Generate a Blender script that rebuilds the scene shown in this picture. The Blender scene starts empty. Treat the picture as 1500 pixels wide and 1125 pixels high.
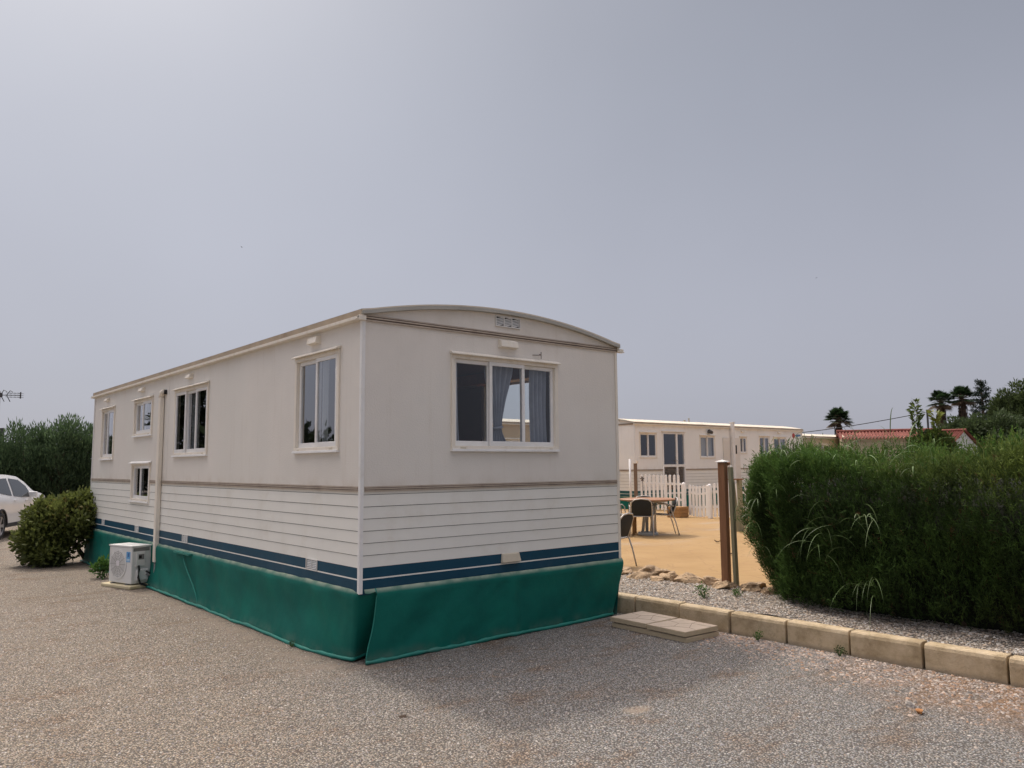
import bpy, bmesh, math, random
import numpy as np
from mathutils import Vector, Matrix, noise as mnoise
random.seed(7); rng = np.random.default_rng(11)
R = math.radians; PI = math.pi
scene = bpy.context.scene
col = scene.collection

# ------------------------------------------------------------------ helpers
def tag(o, label=None, cat=None, group=None, kind=None):
    if label: o['label'] = label
    if cat: o['category'] = cat
    if group: o['group'] = group
    if kind: o['kind'] = kind
    return o

def thing(name, loc=(0, 0, 0), rz=0, label=None, cat=None, group=None):
    o = bpy.data.objects.new(name, None); o.empty_display_size = .2
    col.objects.link(o); o.location = loc; o.rotation_euler = (0, 0, rz)
    return tag(o, label, cat, group)

def kids(o): return [c for c in bpy.data.objects if c.parent == o]

def copy_tree(o, parent=None):
    c = o.copy(); col.objects.link(c)
    if parent is not None: c.parent = parent
    for ch in kids(o): copy_tree(ch, c)
    return c

class MB:
    def __init__(s): s.v = []; s.f = []; s.m = []
    def add(s, vs, fs, m=0):
        b = len(s.v); s.v += [tuple(p) for p in vs]
        s.f += [tuple(b + i for i in f) for f in fs]; s.m += [m] * len(fs)
        return s
    def quad(s, a, b, c, d, m=0): return s.add([a, b, c, d], [(0, 1, 2, 3)], m)
    def box(s, p0, p1, m=0, T=None):
        x0, y0, z0 = p0; x1, y1, z1 = p1
        v = [(x0,y0,z0),(x1,y0,z0),(x1,y1,z0),(x0,y1,z0),(x0,y0,z1),(x1,y0,z1),(x1,y1,z1),(x0,y1,z1)]
        if T: v = [T(*p) for p in v]
        return s.add(v, [(3,2,1,0),(4,5,6,7),(0,1,5,4),(1,2,6,5),(2,3,7,6),(3,0,4,7)], m)
    def tube(s, pts, r, n=8, m=0, cap=True):
        pts = [Vector(p) for p in pts]; rs = r if isinstance(r, (list, tuple)) else [r] * len(pts)
        rings = []; up = Vector((0.13, 0.21, 1))
        for i, p in enumerate(pts):
            t = (pts[min(i+1, len(pts)-1)] - pts[max(i-1, 0)])
            t = t.normalized() if t.length > 1e-9 else Vector((0, 0, 1))
            a = t.cross(up)
            if a.length < 1e-3: a = t.cross(Vector((1, 0, 0)))
            a.normalize(); b = t.cross(a)
            rings.append([p + rs[i] * (math.cos(2*PI*k/n) * a + math.sin(2*PI*k/n) * b) for k in range(n)])
        vs = [q for ring in rings for q in ring]; fs = []
        for i in range(len(pts)-1):
            for k in range(n):
                fs.append((i*n+k, i*n+(k+1) % n, (i+1)*n+(k+1) % n, (i+1)*n+k))
        if cap: fs.append(tuple(range(n))[::-1]); fs.append(tuple((len(pts)-1)*n+k for k in range(n)))
        return s.add(vs, fs, m)
    def lathe(s, prof, n=24, m=0, T=None):
        vs = []; fs = []
        for r, z in prof:
            for k in range(n):
                p = (r*math.cos(2*PI*k/n), r*math.sin(2*PI*k/n), z); vs.append(T(*p) if T else p)
        for i in range(len(prof)-1):
            for k in range(n): fs.append((i*n+k, i*n+(k+1) % n, (i+1)*n+(k+1) % n, (i+1)*n+k))
        fs.append(tuple(range(n))[::-1]); fs.append(tuple((len(prof)-1)*n+k for k in range(n)))
        return s.add(vs, fs, m)
    def prism(s, poly, T, d0, d1, m=0):
        n = len(poly); vs = [T(a, b, d0) for a, b in poly] + [T(a, b, d1) for a, b in poly]
        fs = [tuple(range(n)), tuple(range(2*n-1, n-1, -1))] + [(i, (i+1) % n, n+(i+1) % n, n+i) for i in range(n)]
        return s.add(vs, fs, m)
    def grid(s, nu, nv, fn, m=0):
        vs = [fn(i/(nu), j/(nv)) for j in range(nv+1) for i in range(nu+1)]
        fs = [(j*(nu+1)+i, j*(nu+1)+i+1, (j+1)*(nu+1)+i+1, (j+1)*(nu+1)+i) for j in range(nv) for i in range(nu)]
        return s.add(vs, fs, m)
    def build(s, name, mats, parent=None, smooth=False, bevel=0, recalc=True, label=None, seg=2, merge=False):
        me = bpy.data.meshes.new(name); me.from_pydata(s.v, [], s.f)
        mats = mats if isinstance(mats, (list, tuple)) else [mats]
        for m in mats: me.materials.append(m)
        me.polygons.foreach_set('material_index', s.m)
        if recalc:
            bm = bmesh.new(); bm.from_mesh(me)
            if merge: bmesh.ops.remove_doubles(bm, verts=bm.verts, dist=.0008)
            bmesh.ops.recalc_face_normals(bm, faces=bm.faces); bm.to_mesh(me); bm.free()
        if smooth:
            me.polygons.foreach_set('use_smooth', [True]*len(me.polygons))
        me.update()
        o = bpy.data.objects.new(name, me); col.objects.link(o)
        if parent is not None: o.parent = parent
        if bevel:
            b = o.modifiers.new('bev', 'BEVEL'); b.width = bevel; b.segments = seg; b.limit_method = 'ANGLE'; b.angle_limit = R(40)
        if label: o['label'] = label
        return o

def raw_mesh(name, V, F, colr, mat, parent=None, smooth=False):
    """V (N,3), F (M,k) same-size polygons, colr (N,3) point colours."""
    me = bpy.data.meshes.new(name); n, k = F.shape
    me.vertices.add(len(V)); me.vertices.foreach_set('co', V.astype(np.float32).ravel())
    me.loops.add(n*k); me.loops.foreach_set('vertex_index', F.astype(np.int32).ravel())
    me.polygons.add(n); me.polygons.foreach_set('loop_start', np.arange(0, n*k, k, dtype=np.int32))
    me.polygons.foreach_set('loop_total', np.full(n, k, dtype=np.int32))
    if smooth: me.polygons.foreach_set('use_smooth', np.ones(n, dtype=bool))
    a = me.color_attributes.new('Col', 'FLOAT_COLOR', 'POINT')
    a.data.foreach_set('color', np.concatenate([colr, np.ones((len(V), 1))], 1).astype(np.float32).ravel())
    me.materials.append(mat); me.update(calc_edges=True)
    o = bpy.data.objects.new(name, me); col.objects.link(o)
    if parent is not None: o.parent = parent
    return o

def unit(a): return a / np.maximum(np.linalg.norm(a, axis=-1, keepdims=True), 1e-9)

def leaves(name, Pn, D, L, Wd, C, mat, parent=None, droop=0.):
    """diamond leaves: base, right, tip, left"""
    n = len(Pn); D = unit(D); S = unit(np.cross(D, rng.normal(size=(n, 3))))
    L = np.broadcast_to(L, (n,))[:, None]; Wd = np.broadcast_to(Wd, (n,))[:, None]
    mid = Pn + D*L*.45; tip = Pn + D*L; tip[:, 2] -= (droop*L[:, 0])
    N = np.cross(D, S); 
    V = np.stack([Pn, mid + S*Wd*.5 + N*Wd*.12, tip, mid - S*Wd*.5 + N*Wd*.12], 1).reshape(-1, 3)
    F = np.arange(4*n).reshape(-1, 4)
    return raw_mesh(name, V, F, np.repeat(C, 4, 0), mat, parent)

# ------------------------------------------------------------------ materials
class NT:
    def __init__(s, name):
        s.mat = bpy.data.materials.new(name); s.mat.use_nodes = True; s.t = s.mat.node_tree
        s.b = s.t.nodes['Principled BSDF']; s.out = s.t.nodes['Material Output']
    def n(s, typ, **kw):
        nd = s.t.nodes.new(typ)
        for k, v in kw.items():
            if k in nd.inputs.keys() if isinstance(k, str) else False: nd.inputs[k].default_value = v
            else: setattr(nd, k, v)
        return nd
    def l(s, a, b): s.t.links.new(a, b)
    def coord(s, which='Object', scale=None):
        c = s.n('ShaderNodeTexCoord').outputs[which]
        if scale:
            mp = s.n('ShaderNodeMapping'); mp.inputs['Scale'].default_value = scale; s.l(c, mp.inputs['Vector']); c = mp.outputs[0]
        return c
    def noise(s, vec, scale, detail=4, rough=.6):
        nd = s.n('ShaderNodeTexNoise'); nd.inputs['Scale'].default_value = scale; nd.inputs['Detail'].default_value = detail
        nd.inputs['Roughness'].default_value = rough; s.l(vec, nd.inputs['Vector']); return nd.outputs['Fac']
    def ramp(s, fac, stops):
        r = s.n('ShaderNodeValToRGB'); e = r.color_ramp.elements
        while len(e) < len(stops): e.new(.5)
        for el, (p, c) in zip(e, stops):
            el.position = p; el.color = (*c, 1) if len(c) == 3 else c
        s.l(fac, r.inputs[0]); return r.outputs[0]
    def maprange(s, v, a, b, c=0, d=1):
        m = s.n('ShaderNodeMapRange'); m.interpolation_type = 'SMOOTHSTEP'
        for i, x in zip(('From Min', 'From Max', 'To Min', 'To Max'), (a, b, c, d)): m.inputs[i].default_value = x
        s.l(v, m.inputs['Value']); return m.outputs[0]
    def mix(s, f, a, b, typ='MIX'):
        m = s.n('ShaderNodeMix', data_type='RGBA', blend_type=typ)
        for sock, v in ((m.inputs['Factor'], f), (m.inputs[6], a), (m.inputs[7], b)):
            if hasattr(v, 'links'): s.l(v, sock)
            elif isinstance(v, (tuple, list)): sock.default_value = (*v, 1)
            else: sock.default_value = v
        return m.outputs[2]
    def math(s, op, a, b=0.):
        m = s.n('ShaderNodeMath', operation=op)
        for i, v in enumerate((a, b)):
            if hasattr(v, 'links'): s.l(v, m.inputs[i])
            else: m.inputs[i].default_value = v
        return m.outputs[0]
    def xyz(s, c):
        x = s.n('ShaderNodeSeparateXYZ'); s.l(c, x.inputs[0]); return x.outputs
    def bump(s, h, strength=.3, dist=.01):
        b = s.n('ShaderNodeBump'); b.inputs['Strength'].default_value = strength; b.inputs['Distance'].default_value = dist
        s.l(h, b.inputs['Height']); s.l(b.outputs[0], s.b.inputs['Normal'])
    def fin(s, c=None, rough=.6, spec=.4, metal=0):
        if c is not None:
            if hasattr(c, 'links'): s.l(c, s.b.inputs['Base Color'])
            else: s.b.inputs['Base Color'].default_value = (*c, 1)
        if hasattr(rough, 'links'): s.l(rough, s.b.inputs['Roughness'])
        else: s.b.inputs['Roughness'].default_value = rough
        s.b.inputs['Specular IOR Level'].default_value = spec; s.b.inputs['Metallic'].default_value = metal
        return s.mat

def dull(c, k): return tuple(x*k for x in c)

def paint(name, c, rough=.55, var=.12, scale=3., dirt=None, bump=0., bscale=60, spec=.4, metal=0, streak=False):
    m = NT(name); co = m.coord('Object')
    f = m.noise(co, scale, 5, .65)
    base = m.ramp(f, [(.25, dull(c, 1-var)), (.75, dull(c, 1+var*.6))])
    if dirt:
        vec = m.coord('Object', (6, 6, .7)) if streak else co
        f2 = m.noise(vec, 2.2, 6, .7)
        base = m.mix(m.maprange(f2, .48, .78, 0, .65), base, dirt)
    if bump: m.bump(m.noise(co, bscale, 3, .6), bump, .01)
    return m.fin(base, rough, spec, metal)

M = {}
def wallmat(name, c, stain=(.46, .37, .26)):
    m = NT(name); co = m.coord('Object'); z = m.xyz(co)[2]
    big = m.noise(co, .9, 4, .6)
    base = m.ramp(big, [(.3, dull(c, .93)), (.7, dull(c, 1.03))])
    # faint pink / green cast of the weathered coating
    tint = m.noise(co, .55, 2, .5)
    base = m.mix(m.maprange(tint, .42, .62, 0, .4), base, (c[0]*.955, c[1]*.985, c[2]*.985))
    st = m.noise(m.coord('Object', (5, 5, .35)), 2.4, 6, .7)
    base = m.mix(m.maprange(st, .52, .82, 0, .24), base, stain)
    low = m.math('MULTIPLY', m.maprange(z, 1.40, 1.56, 1, 0), m.maprange(m.noise(co, 4, 5), .35, .8, 0, .38))
    base = m.mix(low, base, stain)
    hi = m.math('MULTIPLY', m.maprange(z, 2.62, 2.86, 0, 1), m.maprange(m.noise(co, 3, 5), .4, .8, 0, .25))
    base = m.mix(hi, base, stain)
    # stucco embossing plus faint oil-canning
    emb = m.n('ShaderNodeTexVoronoi'); emb.inputs['Scale'].default_value = 95; m.l(m.coord('Object', (1, 1, 1)), emb.inputs['Vector'])
    h = m.math('ADD', m.math('MULTIPLY', emb.outputs['Distance'], .35), m.math('MULTIPLY', m.noise(co, 1.3, 2, .5), 3.))
    m.bump(h, .45, .006)
    return m.fin(base, .52, .4)
M['wall'] = wallmat('wall_sheet', (.785, .742, .68))
M['wall_c'] = wallmat('grey_wall_sheet', (.90, .885, .85))
M['wall_b'] = wallmat('beige_wall_sheet', (.55, .45, .31))
M['siding'] = paint('plank_siding', (.83, .815, .755), .5, .04, 1.2, (.71, .67, .58), .08, 70)
M['siding_b'] = paint('beige_siding', (.55, .46, .33), .55, .1, 1.5, (.4, .32, .22), .1, 70)
M['groove'] = paint('groove_dirt', (.12, .11, .10), .9, .3, 8)
M['blue'] = paint('blue_stripe', (.009, .063, .108), .5, .18, 2.5, (.04, .085, .13), .05, 50, spec=.25)
M['teal'] = paint('teal_stripe', (.02, .10, .105), .45, .15, 3)
M['white'] = paint('window_white', (.84, .83, .81), .35, .05, 4, (.6, .55, .46), spec=.45)
M['cream'] = paint('cream_trim', (.82, .76, .66), .5, .06, 4, (.66, .56, .42), streak=True)
M['rail'] = paint('rail_aluminium', (.50, .42, .34), .5, .2, 6, (.19, .12, .08))
M['raildark'] = paint('rail_insert', (.13, .095, .08), .6, .25, 9)
M['fascia'] = paint('roof_edge', (.44, .35, .25), .55, .2, 4, (.20, .13, .08), .05)
M['roofgrey'] = paint('roof_sheet', (.42, .41, .37), .5, .15, 3, (.25, .23, .2))
M['rooftop'] = paint('roof_cream', (.70, .62, .50), .6, .1, 1.2, (.45, .38, .28))
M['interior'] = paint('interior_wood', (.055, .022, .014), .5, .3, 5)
M['dark'] = paint('dark_gap', (.012, .012, .012), .9, .2, 4)
M['curtain'] = paint('curtain_cloth', (.36, .38, .44), .85, .15, 9)
M['curtain_pale'] = paint('curtain_pale_cloth', (.42, .43, .44), .9, .12, 9)
M['grille'] = paint('grille_white', (.74, .73, .70), .45, .06, 6, (.45, .4, .33))
M['ochre'] = paint('vent_cover', (.62, .55, .43), .5, .08, 8)

def skirtmat():
    m = NT('green_tarpaulin'); co = m.coord('Object'); z = m.xyz(co)[2]
    f = m.noise(co, 2.2, 5, .6)
    base = m.ramp(f, [(.3, (.003, .098, .080)), (.7, (.005, .150, .112))])
    w = m.n('ShaderNodeTexWave', wave_type='BANDS', bands_direction='Z'); w.inputs['Scale'].default_value = 55; w.inputs['Distortion'].default_value = 1.2
    m.l(co, w.inputs['Vector'])
    base = m.mix(m.math('MULTIPLY', w.outputs['Fac'], .10), base, (.03, .18, .15))
    dust = m.math('MULTIPLY', m.maprange(z, .545, .590, 0, 1), m.maprange(m.noise(co, 5, 5, .6), .33, .66, .35, .95))
    base = m.mix(dust, base, (.38, .43, .33))
    bot = m.math('MULTIPLY', m.maprange(z, .13, .0, 0, 1), m.maprange(m.noise(co, 6, 5), .35, .7, 0, .5))
    base = m.mix(bot, base, (.15, .20, .16))
    sc = m.noise(m.coord('Object', (3, 3, 7)), 4, 7, .8)
    base = m.mix(m.maprange(sc, .60, .72, 0, .18), base, (.06, .2, .17))
    m.bump(m.math('ADD', m.math('MULTIPLY', w.outputs['Fac'], .08), m.noise(co, 7, 4)), .35, .012)
    return m.fin(base, .65, .18)
M['skirt'] = skirtmat()
M['hem'] = paint('tarpaulin_hem', (.012, .19, .15), .5, .2, 8, (.08, .17, .14))

def glassmat():
    m = NT('window_glass'); t = m.t
    tr = m.n('ShaderNodeBsdfTransparent'); tr.inputs[0].default_value = (.86, .89, .90, 1)
    gl = m.n('ShaderNodeBsdfGlossy'); gl.inputs['Roughness'].default_value = .015; gl.inputs[0].default_value = (.93, .95, 1, 1)
    fr = m.n('ShaderNodeLayerWeight'); fr.inputs['Blend'].default_value = .5
    co = m.coord('Object'); bp = m.n('ShaderNodeBump'); bp.inputs['Strength'].default_value = .04; bp.inputs['Distance'].default_value = .02
    m.l(m.noise(co, 2.2, 2), bp.inputs['Height']); m.l(bp.outputs[0], gl.inputs['Normal']); m.l(bp.outputs[0], fr.inputs['Normal'])
    f = m.math('ADD', m.math('MULTIPLY', m.math('POWER', fr.outputs['Facing'], 2.4), 1.15), .03)     # two faces of a pane
    mx = m.n('ShaderNodeMixShader'); m.l(f, mx.inputs[0]); m.l(tr.outputs[0], mx.inputs[1]); m.l(gl.outputs[0], mx.inputs[2])
    m.l(mx.outputs[0], m.out.inputs[0]); return m.mat
M['glass'] = glassmat()

def gravelmat(name, warm, cool, cell=84., bump=1., split=True):
    m = NT(name); co = m.coord('Object'); X = m.xyz(co)
    wob = m.n('ShaderNodeTexNoise'); wob.inputs['Scale'].default_value = 35; wob.inputs['Detail'].default_value = 2; m.l(co, wob.inputs['Vector'])
    v = m.n('ShaderNodeVectorMath', operation='MULTIPLY_ADD'); m.l(wob.outputs['Color'], v.inputs[0]); v.inputs[1].default_value = (.012,)*3; m.l(co, v.inputs[2])
    vo = m.n('ShaderNodeTexVoronoi'); vo.inputs['Scale'].default_value = cell; vo.inputs['Randomness'].default_value = 1; m.l(v.outputs[0], vo.inputs['Vector'])
    vo2 = m.n('ShaderNodeTexVoronoi'); vo2.inputs['Scale'].default_value = cell*.42; m.l(v.outputs[0], vo2.inputs['Vector'])
    rnd = m.xyz(vo.outputs['Color'])
    tone = m.ramp(rnd[0], [(0, (.42,)*3), (.3, (.78,)*3), (.65, (1.03,)*3), (.93, (1.25,)*3), (1, (1.6,)*3)])
    big = m.noise(co, .55, 5, .65)
    if split:   # warmer and dustier on the west side, bluer towards the east
        g = m.maprange(m.math('ADD', m.math('SUBTRACT', X[0], m.math('MULTIPLY', X[1], .35)), m.math('MULTIPLY', m.math('SUBTRACT', big, .5), 2.6)), -1.6, 1.4)
    else: g = m.maprange(big, .35, .65)
    base = m.mix(g, warm, cool)
    hue = m.ramp(rnd[1], [(0, (1.10, .97, .84)), (.35, (1, 1, .98)), (.7, (.95, 1.0, 1.05)), (1, (1.08, 1.01, .88))])
    base = m.mix(1., base, hue, 'MULTIPLY')
    base = m.mix(1., base, tone, 'MULTIPLY')
    patch = m.maprange(m.noise(m.coord('Object', (1, 2.2, 1)), 1.1, 7, .75), .50, .66, 0, .8)
    base = m.mix(patch, base, m.mix(1., (.27, .175, .105), tone, 'MULTIPLY'))
    dk = m.maprange(m.noise(co, 2.7, 7, .8), .56, .74, 0, .5)
    base = m.mix(dk, base, (.10, .085, .07))
    gap = m.maprange(vo.outputs['Distance'], .30, .60, 0, .85)
    base = m.mix(gap, base, (.055, .047, .042))
    if split:   # patchy brown strip along the long side of the caravan and under the corner
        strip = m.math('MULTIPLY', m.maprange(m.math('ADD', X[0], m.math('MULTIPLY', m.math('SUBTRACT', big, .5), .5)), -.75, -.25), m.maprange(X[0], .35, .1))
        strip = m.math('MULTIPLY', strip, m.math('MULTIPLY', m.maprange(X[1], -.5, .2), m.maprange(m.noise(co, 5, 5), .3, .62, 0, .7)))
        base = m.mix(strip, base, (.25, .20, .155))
        kd = m.math('MULTIPLY', m.maprange(X[0], 1.9, 2.7), m.maprange(X[1], -2.4, -3.6))
        kd = m.math('MULTIPLY', kd, m.maprange(m.noise(co, 3.2, 6, .7), .34, .56, 0, .9))
        base = m.mix(kd, base, m.mix(1., (.22, .135, .08), tone, 'MULTIPLY'))
        spot = m.n('ShaderNodeVectorMath', operation='DISTANCE'); m.l(m.coord('Object', (1, 1.6, 0)), spot.inputs[0]); spot.inputs[1].default_value = (.78, -2.28*1.6, 0)
        base = m.mix(m.math('MULTIPLY', m.maprange(m.math('ADD', spot.outputs['Value'], m.math('MULTIPLY', m.noise(co, 12, 4), .12)), .22, .10), .5), base, (.36, .28, .20))
    h = m.math('ADD', m.math('MULTIPLY', vo.outputs['Distance'], -1.), m.math('MULTIPLY', vo2.outputs['Distance'], -.7))
    m.bump(h, bump*.8, .010)
    return m.fin(base, .88, .25)
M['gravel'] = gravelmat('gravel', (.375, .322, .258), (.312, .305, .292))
M['bedgravel'] = gravelmat('bed_gravel', (.42, .365, .305), (.45, .40, .345), 55, 1., False)

def patiomat():
    m = NT('stamped_concrete'); co = m.coord('Object')
    f = m.noise(co, .7, 6, .65)
    base = m.ramp(f, [(.3, (.295, .178, .070)), (.55, (.355, .225, .096)), (.8, (.35, .245, .14))])
    wv = m.n('ShaderNodeTexNoise'); wv.inputs['Scale'].default_value = 2.; m.l(co, wv.inputs['Vector'])
    v = m.n('ShaderNodeVectorMath', operation='MULTIPLY_ADD'); m.l(wv.outputs['Color'], v.inputs[0]); v.inputs[1].default_value = (.35,)*3; m.l(co, v.inputs[2])
    vo = m.n('ShaderNodeTexVoronoi', feature='DISTANCE_TO_EDGE'); vo.inputs['Scale'].default_value = 2.1; m.l(v.outputs[0], vo.inputs['Vector'])
    base = m.mix(m.maprange(vo.outputs['Distance'], .0, .04, .35, 0), base, (.25, .145, .07))
    pale = m.maprange(m.noise(m.coord('Object', (.5, 1.4, 1)), .9, 5), .55, .75, 0, .5)
    base = m.mix(pale, base, (.34, .285, .25))
    dk = m.maprange(m.noise(co, 6, 6, .7), .6, .8, 0, .3); base = m.mix(dk, base, (.3, .19, .1))
    m.bump(m.math('ADD', m.noise(co, 9, 5), m.maprange(vo.outputs['Distance'], 0, .05)), .35, .01)
    return m.fin(base, .75, .3)
M['patio'] = patiomat()

def kerbmat():
    m = NT('cast_concrete'); co = m.coord('Object'); z = m.xyz(co)[2]
    oi = m.n('ShaderNodeObjectInfo').outputs['Random']
    v = m.n('ShaderNodeVectorMath', operation='ADD'); m.l(co, v.inputs[0])
    cb = m.n('ShaderNodeCombineXYZ'); m.l(m.math('MULTIPLY', oi, 37), cb.inputs[0]); m.l(cb.outputs[0], v.inputs[1])
    f = m.noise(v.outputs[0], 5, 6, .7)
    base = m.ramp(f, [(.25, (.36, .275, .16)), (.55, (.56, .445, .295)), (.8, (.64, .53, .37))])
    base = m.mix(m.maprange(m.noise(v.outputs[0], 2.2, 6, .75), .46, .68, 0, .75), base, (.30, .225, .13))
    base = m.mix(m.maprange(m.noise(v.outputs[0], 7, 6, .8), .55, .75, 0, .6), base, (.20, .15, .09))
    base = m.mix(m.math('MULTIPLY', m.maprange(z, .05, .0), .6), base, (.22, .18, .14))
    pit = m.n('ShaderNodeTexVoronoi'); pit.inputs['Scale'].default_value = 60; m.l(v.outputs[0], pit.inputs['Vector'])
    m.bump(m.math('ADD', m.noise(v.outputs[0], 30, 6, .75), m.maprange(pit.outputs['Distance'], 0, .25)), .75, .012)
    return m.fin(base, .9, .2)
M['kerb'] = kerbmat()
M['slab'] = paint('paving_slab', (.54, .44, .34), .85, .12, 6, (.40, .30, .21), .25, 50)
M['slabside'] = paint('paving_slab_edge', (.52, .42, .28), .9, .15, 8, (.3, .22, .13), .4, 40)
M['line'] = paint('slab_groove', (.20, .15, .11), .95, .2, 8)
def rockmat(name, c, rough=.9):
    m = NT(name); co = m.coord('Object')
    f = m.noise(co, 9, 7, .75)
    base = m.ramp(f, [(.25, dull(c, .45)), (.5, c), (.75, dull(c, 1.35))])
    m.bump(m.noise(co, 22, 6, .75), .9, .02); return m.fin(base, rough, .2)
M['rock'] = rockmat('lime_rock', (.40, .29, .185))
M['stone_pale'] = rockmat('pale_stone', (.5, .46, .41)); M['stone_orange'] = rockmat('orange_stone', (.5, .24, .10))
def woodmat(name, c, d, zs=.6):
    m = NT(name); co = m.coord('Object', (14, 14, zs))
    f = m.noise(co, 3, 6, .7); base = m.ramp(f, [(.3, d), (.7, c)])
    m.bump(f, .3, .006); return m.fin(base, .75, .25)
M['wood_brown'] = woodmat('brown_post_wood', (.34, .175, .095), (.19, .088, .045))
M['wood_old'] = woodmat('old_post_wood', (.27, .19, .135), (.16, .11, .075))
M['wood_grey'] = woodmat('weathered_wood', (.36, .33, .22), (.24, .22, .14))
M['wood_box'] = woodmat('box_wood', (.42, .24, .10), (.28, .15, .06))
M['table_wood'] = paint('table_top_wood', (.33, .165, .085), .5, .2, 7)
M['picket'] = paint('picket_paint', (.90, .89, .87), .6, .06, 5, (.55, .5, .42))
M['metal'] = paint('chair_metal', (.52, .50, .47), .4, .1, 5, metal=.3)
M['sling'] = paint('chair_sling', (.022, .027, .032), .8, .2, 30, bump=.1, bscale=200)
M['greymetal'] = paint('table_base_grey', (.40, .42, .42), .5, .1, 6)
M['acwhite'] = paint('ac_casing', (.72, .72, .70), .4, .05, 5, (.5, .48, .43))
M['acgrey'] = paint('ac_grey', (.20, .195, .19), .5, .1, 5)
M['aclabel'] = paint('ac_sticker_blue', (.12, .36, .66), .4, .1, 8)
M['acmark'] = paint('ac_mark_white', (.75, .72, .74), .4, .05, 8)
M['black'] = paint('black_rubber', (.012, .012, .013), .55, .2, 6)
M['plinth'] = paint('plinth_stone', (.60, .52, .34), .85, .15, 7, (.48, .30, .10), .2, 40)
M['carpaint'] = paint('car_white', (.80, .80, .80), .18, .02, 2, spec=.6)
M['carglass'] = paint('car_glass', (.012, .015, .017), .05, .1, 2, spec=.5)
M['redlamp'] = paint('red_lamp', (.5, .015, .015), .2, .1, 5, spec=.6)
M['rim'] = paint('wheel_rim', (.45, .45, .46), .3, .1, 5, metal=.7)
M['plastic'] = paint('black_plastic', (.02, .02, .022), .6, .2, 5)
M['tile'] = paint('red_tile', (.20, .055, .04), .85, .35, 2.2, (.30, .15, .11), .2, 20)
M['housewhite'] = paint('house_white', (.66, .65, .62), .8, .08, .7)
M['wire'] = paint('cable_black', (.02, .02, .02), .6, .1, 3)
M['logo_red'] = paint('logo_red', (.45, .06, .05), .5, .1, 5); M['logo_blue'] = paint('logo_blue', (.10, .22, .42), .5, .1, 5)
M['bark'] = woodmat('bark', (.16, .11, .075), (.08, .055, .04), 3)
M['palmbark'] = woodmat('palm_bark', (.13, .085, .055), (.07, .05, .035), 9)
M['antenna'] = paint('antenna_metal', (.06, .06, .065), .5, .1, 4)
M['mast'] = paint('mast_metal', (.55, .55, .55), .4, .1, 4, metal=.3)
M['deadleaf'] = paint('dead_leaf', (.06, .035, .02), .9, .3, 20)

def leafmat(name, rough=.55, trans=.35, spec=.3):
    m = NT(name); a = m.n('ShaderNodeVertexColor'); a.layer_name = 'Col'
    f = m.noise(m.coord('Object'), 3.1, 3); c = m.mix(1., a.outputs['Color'], m.ramp(f, [(.3, (.72,)*3), (.7, (1.2,)*3)]), 'MULTIPLY')
    m.fin(c, rough, spec)
    tr = m.n('ShaderNodeBsdfTranslucent'); m.l(c, tr.inputs[0])
    mx = m.n('ShaderNodeMixShader'); mx.inputs[0].default_value = trans
    m.l(m.b.outputs[0], mx.inputs[1]); m.l(tr.outputs[0], mx.inputs[2]); m.l(mx.outputs[0], m.out.inputs[0]); return m.mat
M['leaf'] = leafmat('foliage'); M['needle'] = leafmat('conifer_foliage', .7, .25, .15); M['reed'] = leafmat('reed_blade', .45, .3, .4)
def stonecolmat():
    m = NT('pebble'); a = m.n('ShaderNodeVertexColor'); a.layer_name = 'Col'; return m.fin(a.outputs['Color'], .85, .25)
M['pebble'] = stonecolmat()

# ------------------------------------------------------------------ camera, sky and sun
CAM = Vector((-3.2622, -5.8174, 1.6)); yaw, pitch, roll, F = .7019, .1034, -.0081, 1144.3843
f = Vector((math.sin(yaw)*math.cos(pitch), math.cos(yaw)*math.cos(pitch), math.sin(pitch)))
r0 = Vector((math.cos(yaw), -math.sin(yaw), 0)); u0 = r0.cross(f)
r = math.cos(roll)*r0 + math.sin(roll)*u0; u = -math.sin(roll)*r0 + math.cos(roll)*u0
cd = bpy.data.cameras.new('Camera'); cam = bpy.data.objects.new('Camera', cd); col.objects.link(cam)
cam.matrix_world = Matrix(((r.x, u.x, -f.x, CAM.x), (r.y, u.y, -f.y, CAM.y), (r.z, u.z, -f.z, CAM.z), (0, 0, 0, 1)))
cd.sensor_width = 36; cd.lens = 36*F/1500; cd.clip_end = 3000; cd.clip_start = .05
scene.camera = cam

SUNDIR = Vector((.03, .70, 1.0)).normalized()
el = math.asin(SUNDIR.z); az = math.atan2(SUNDIR.x, SUNDIR.y)
sl = bpy.data.lights.new('Sun', 'SUN'); sl.energy = 1.9; sl.angle = R(3); sl.color = (1, .94, .86)
so = bpy.data.objects.new('Sun', sl); col.objects.link(so); so.rotation_euler = SUNDIR.to_track_quat('Z', 'Y').to_euler(); so.location = (0, 0, 30)

W = bpy.data.worlds.new('World'); scene.world = W; W.use_nodes = True; wt = W.node_tree
bg = wt.nodes['Background']
def wn(t, **k):
    n_ = wt.nodes.new(t)
    for a_, v_ in k.items(): setattr(n_, a_, v_)
    return n_
sky = wn('ShaderNodeTexSky'); sky.sky_type = 'NISHITA'; sky.sun_disc = False
sky.sun_elevation = el; sky.sun_rotation = az; sky.dust_density = 2.2; sky.air_density = 1.; sky.ozone_density = 2.; sky.altitude = 0
hs = wn('ShaderNodeHueSaturation'); hs.inputs['Saturation'].default_value = .42; hs.inputs['Hue'].default_value = .506; hs.inputs['Value'].default_value = 1.
wt.links.new(sky.outputs[0], hs.inputs['Color'])
# haze veil: an even grey-lilac layer over the clear-sky model
mx = wn('ShaderNodeMix', data_type='RGBA');  mx.inputs[7].default_value = (5.05, 5.12, 6.1, 1)
wt.links.new(hs.outputs[0], mx.inputs[6])
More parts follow.
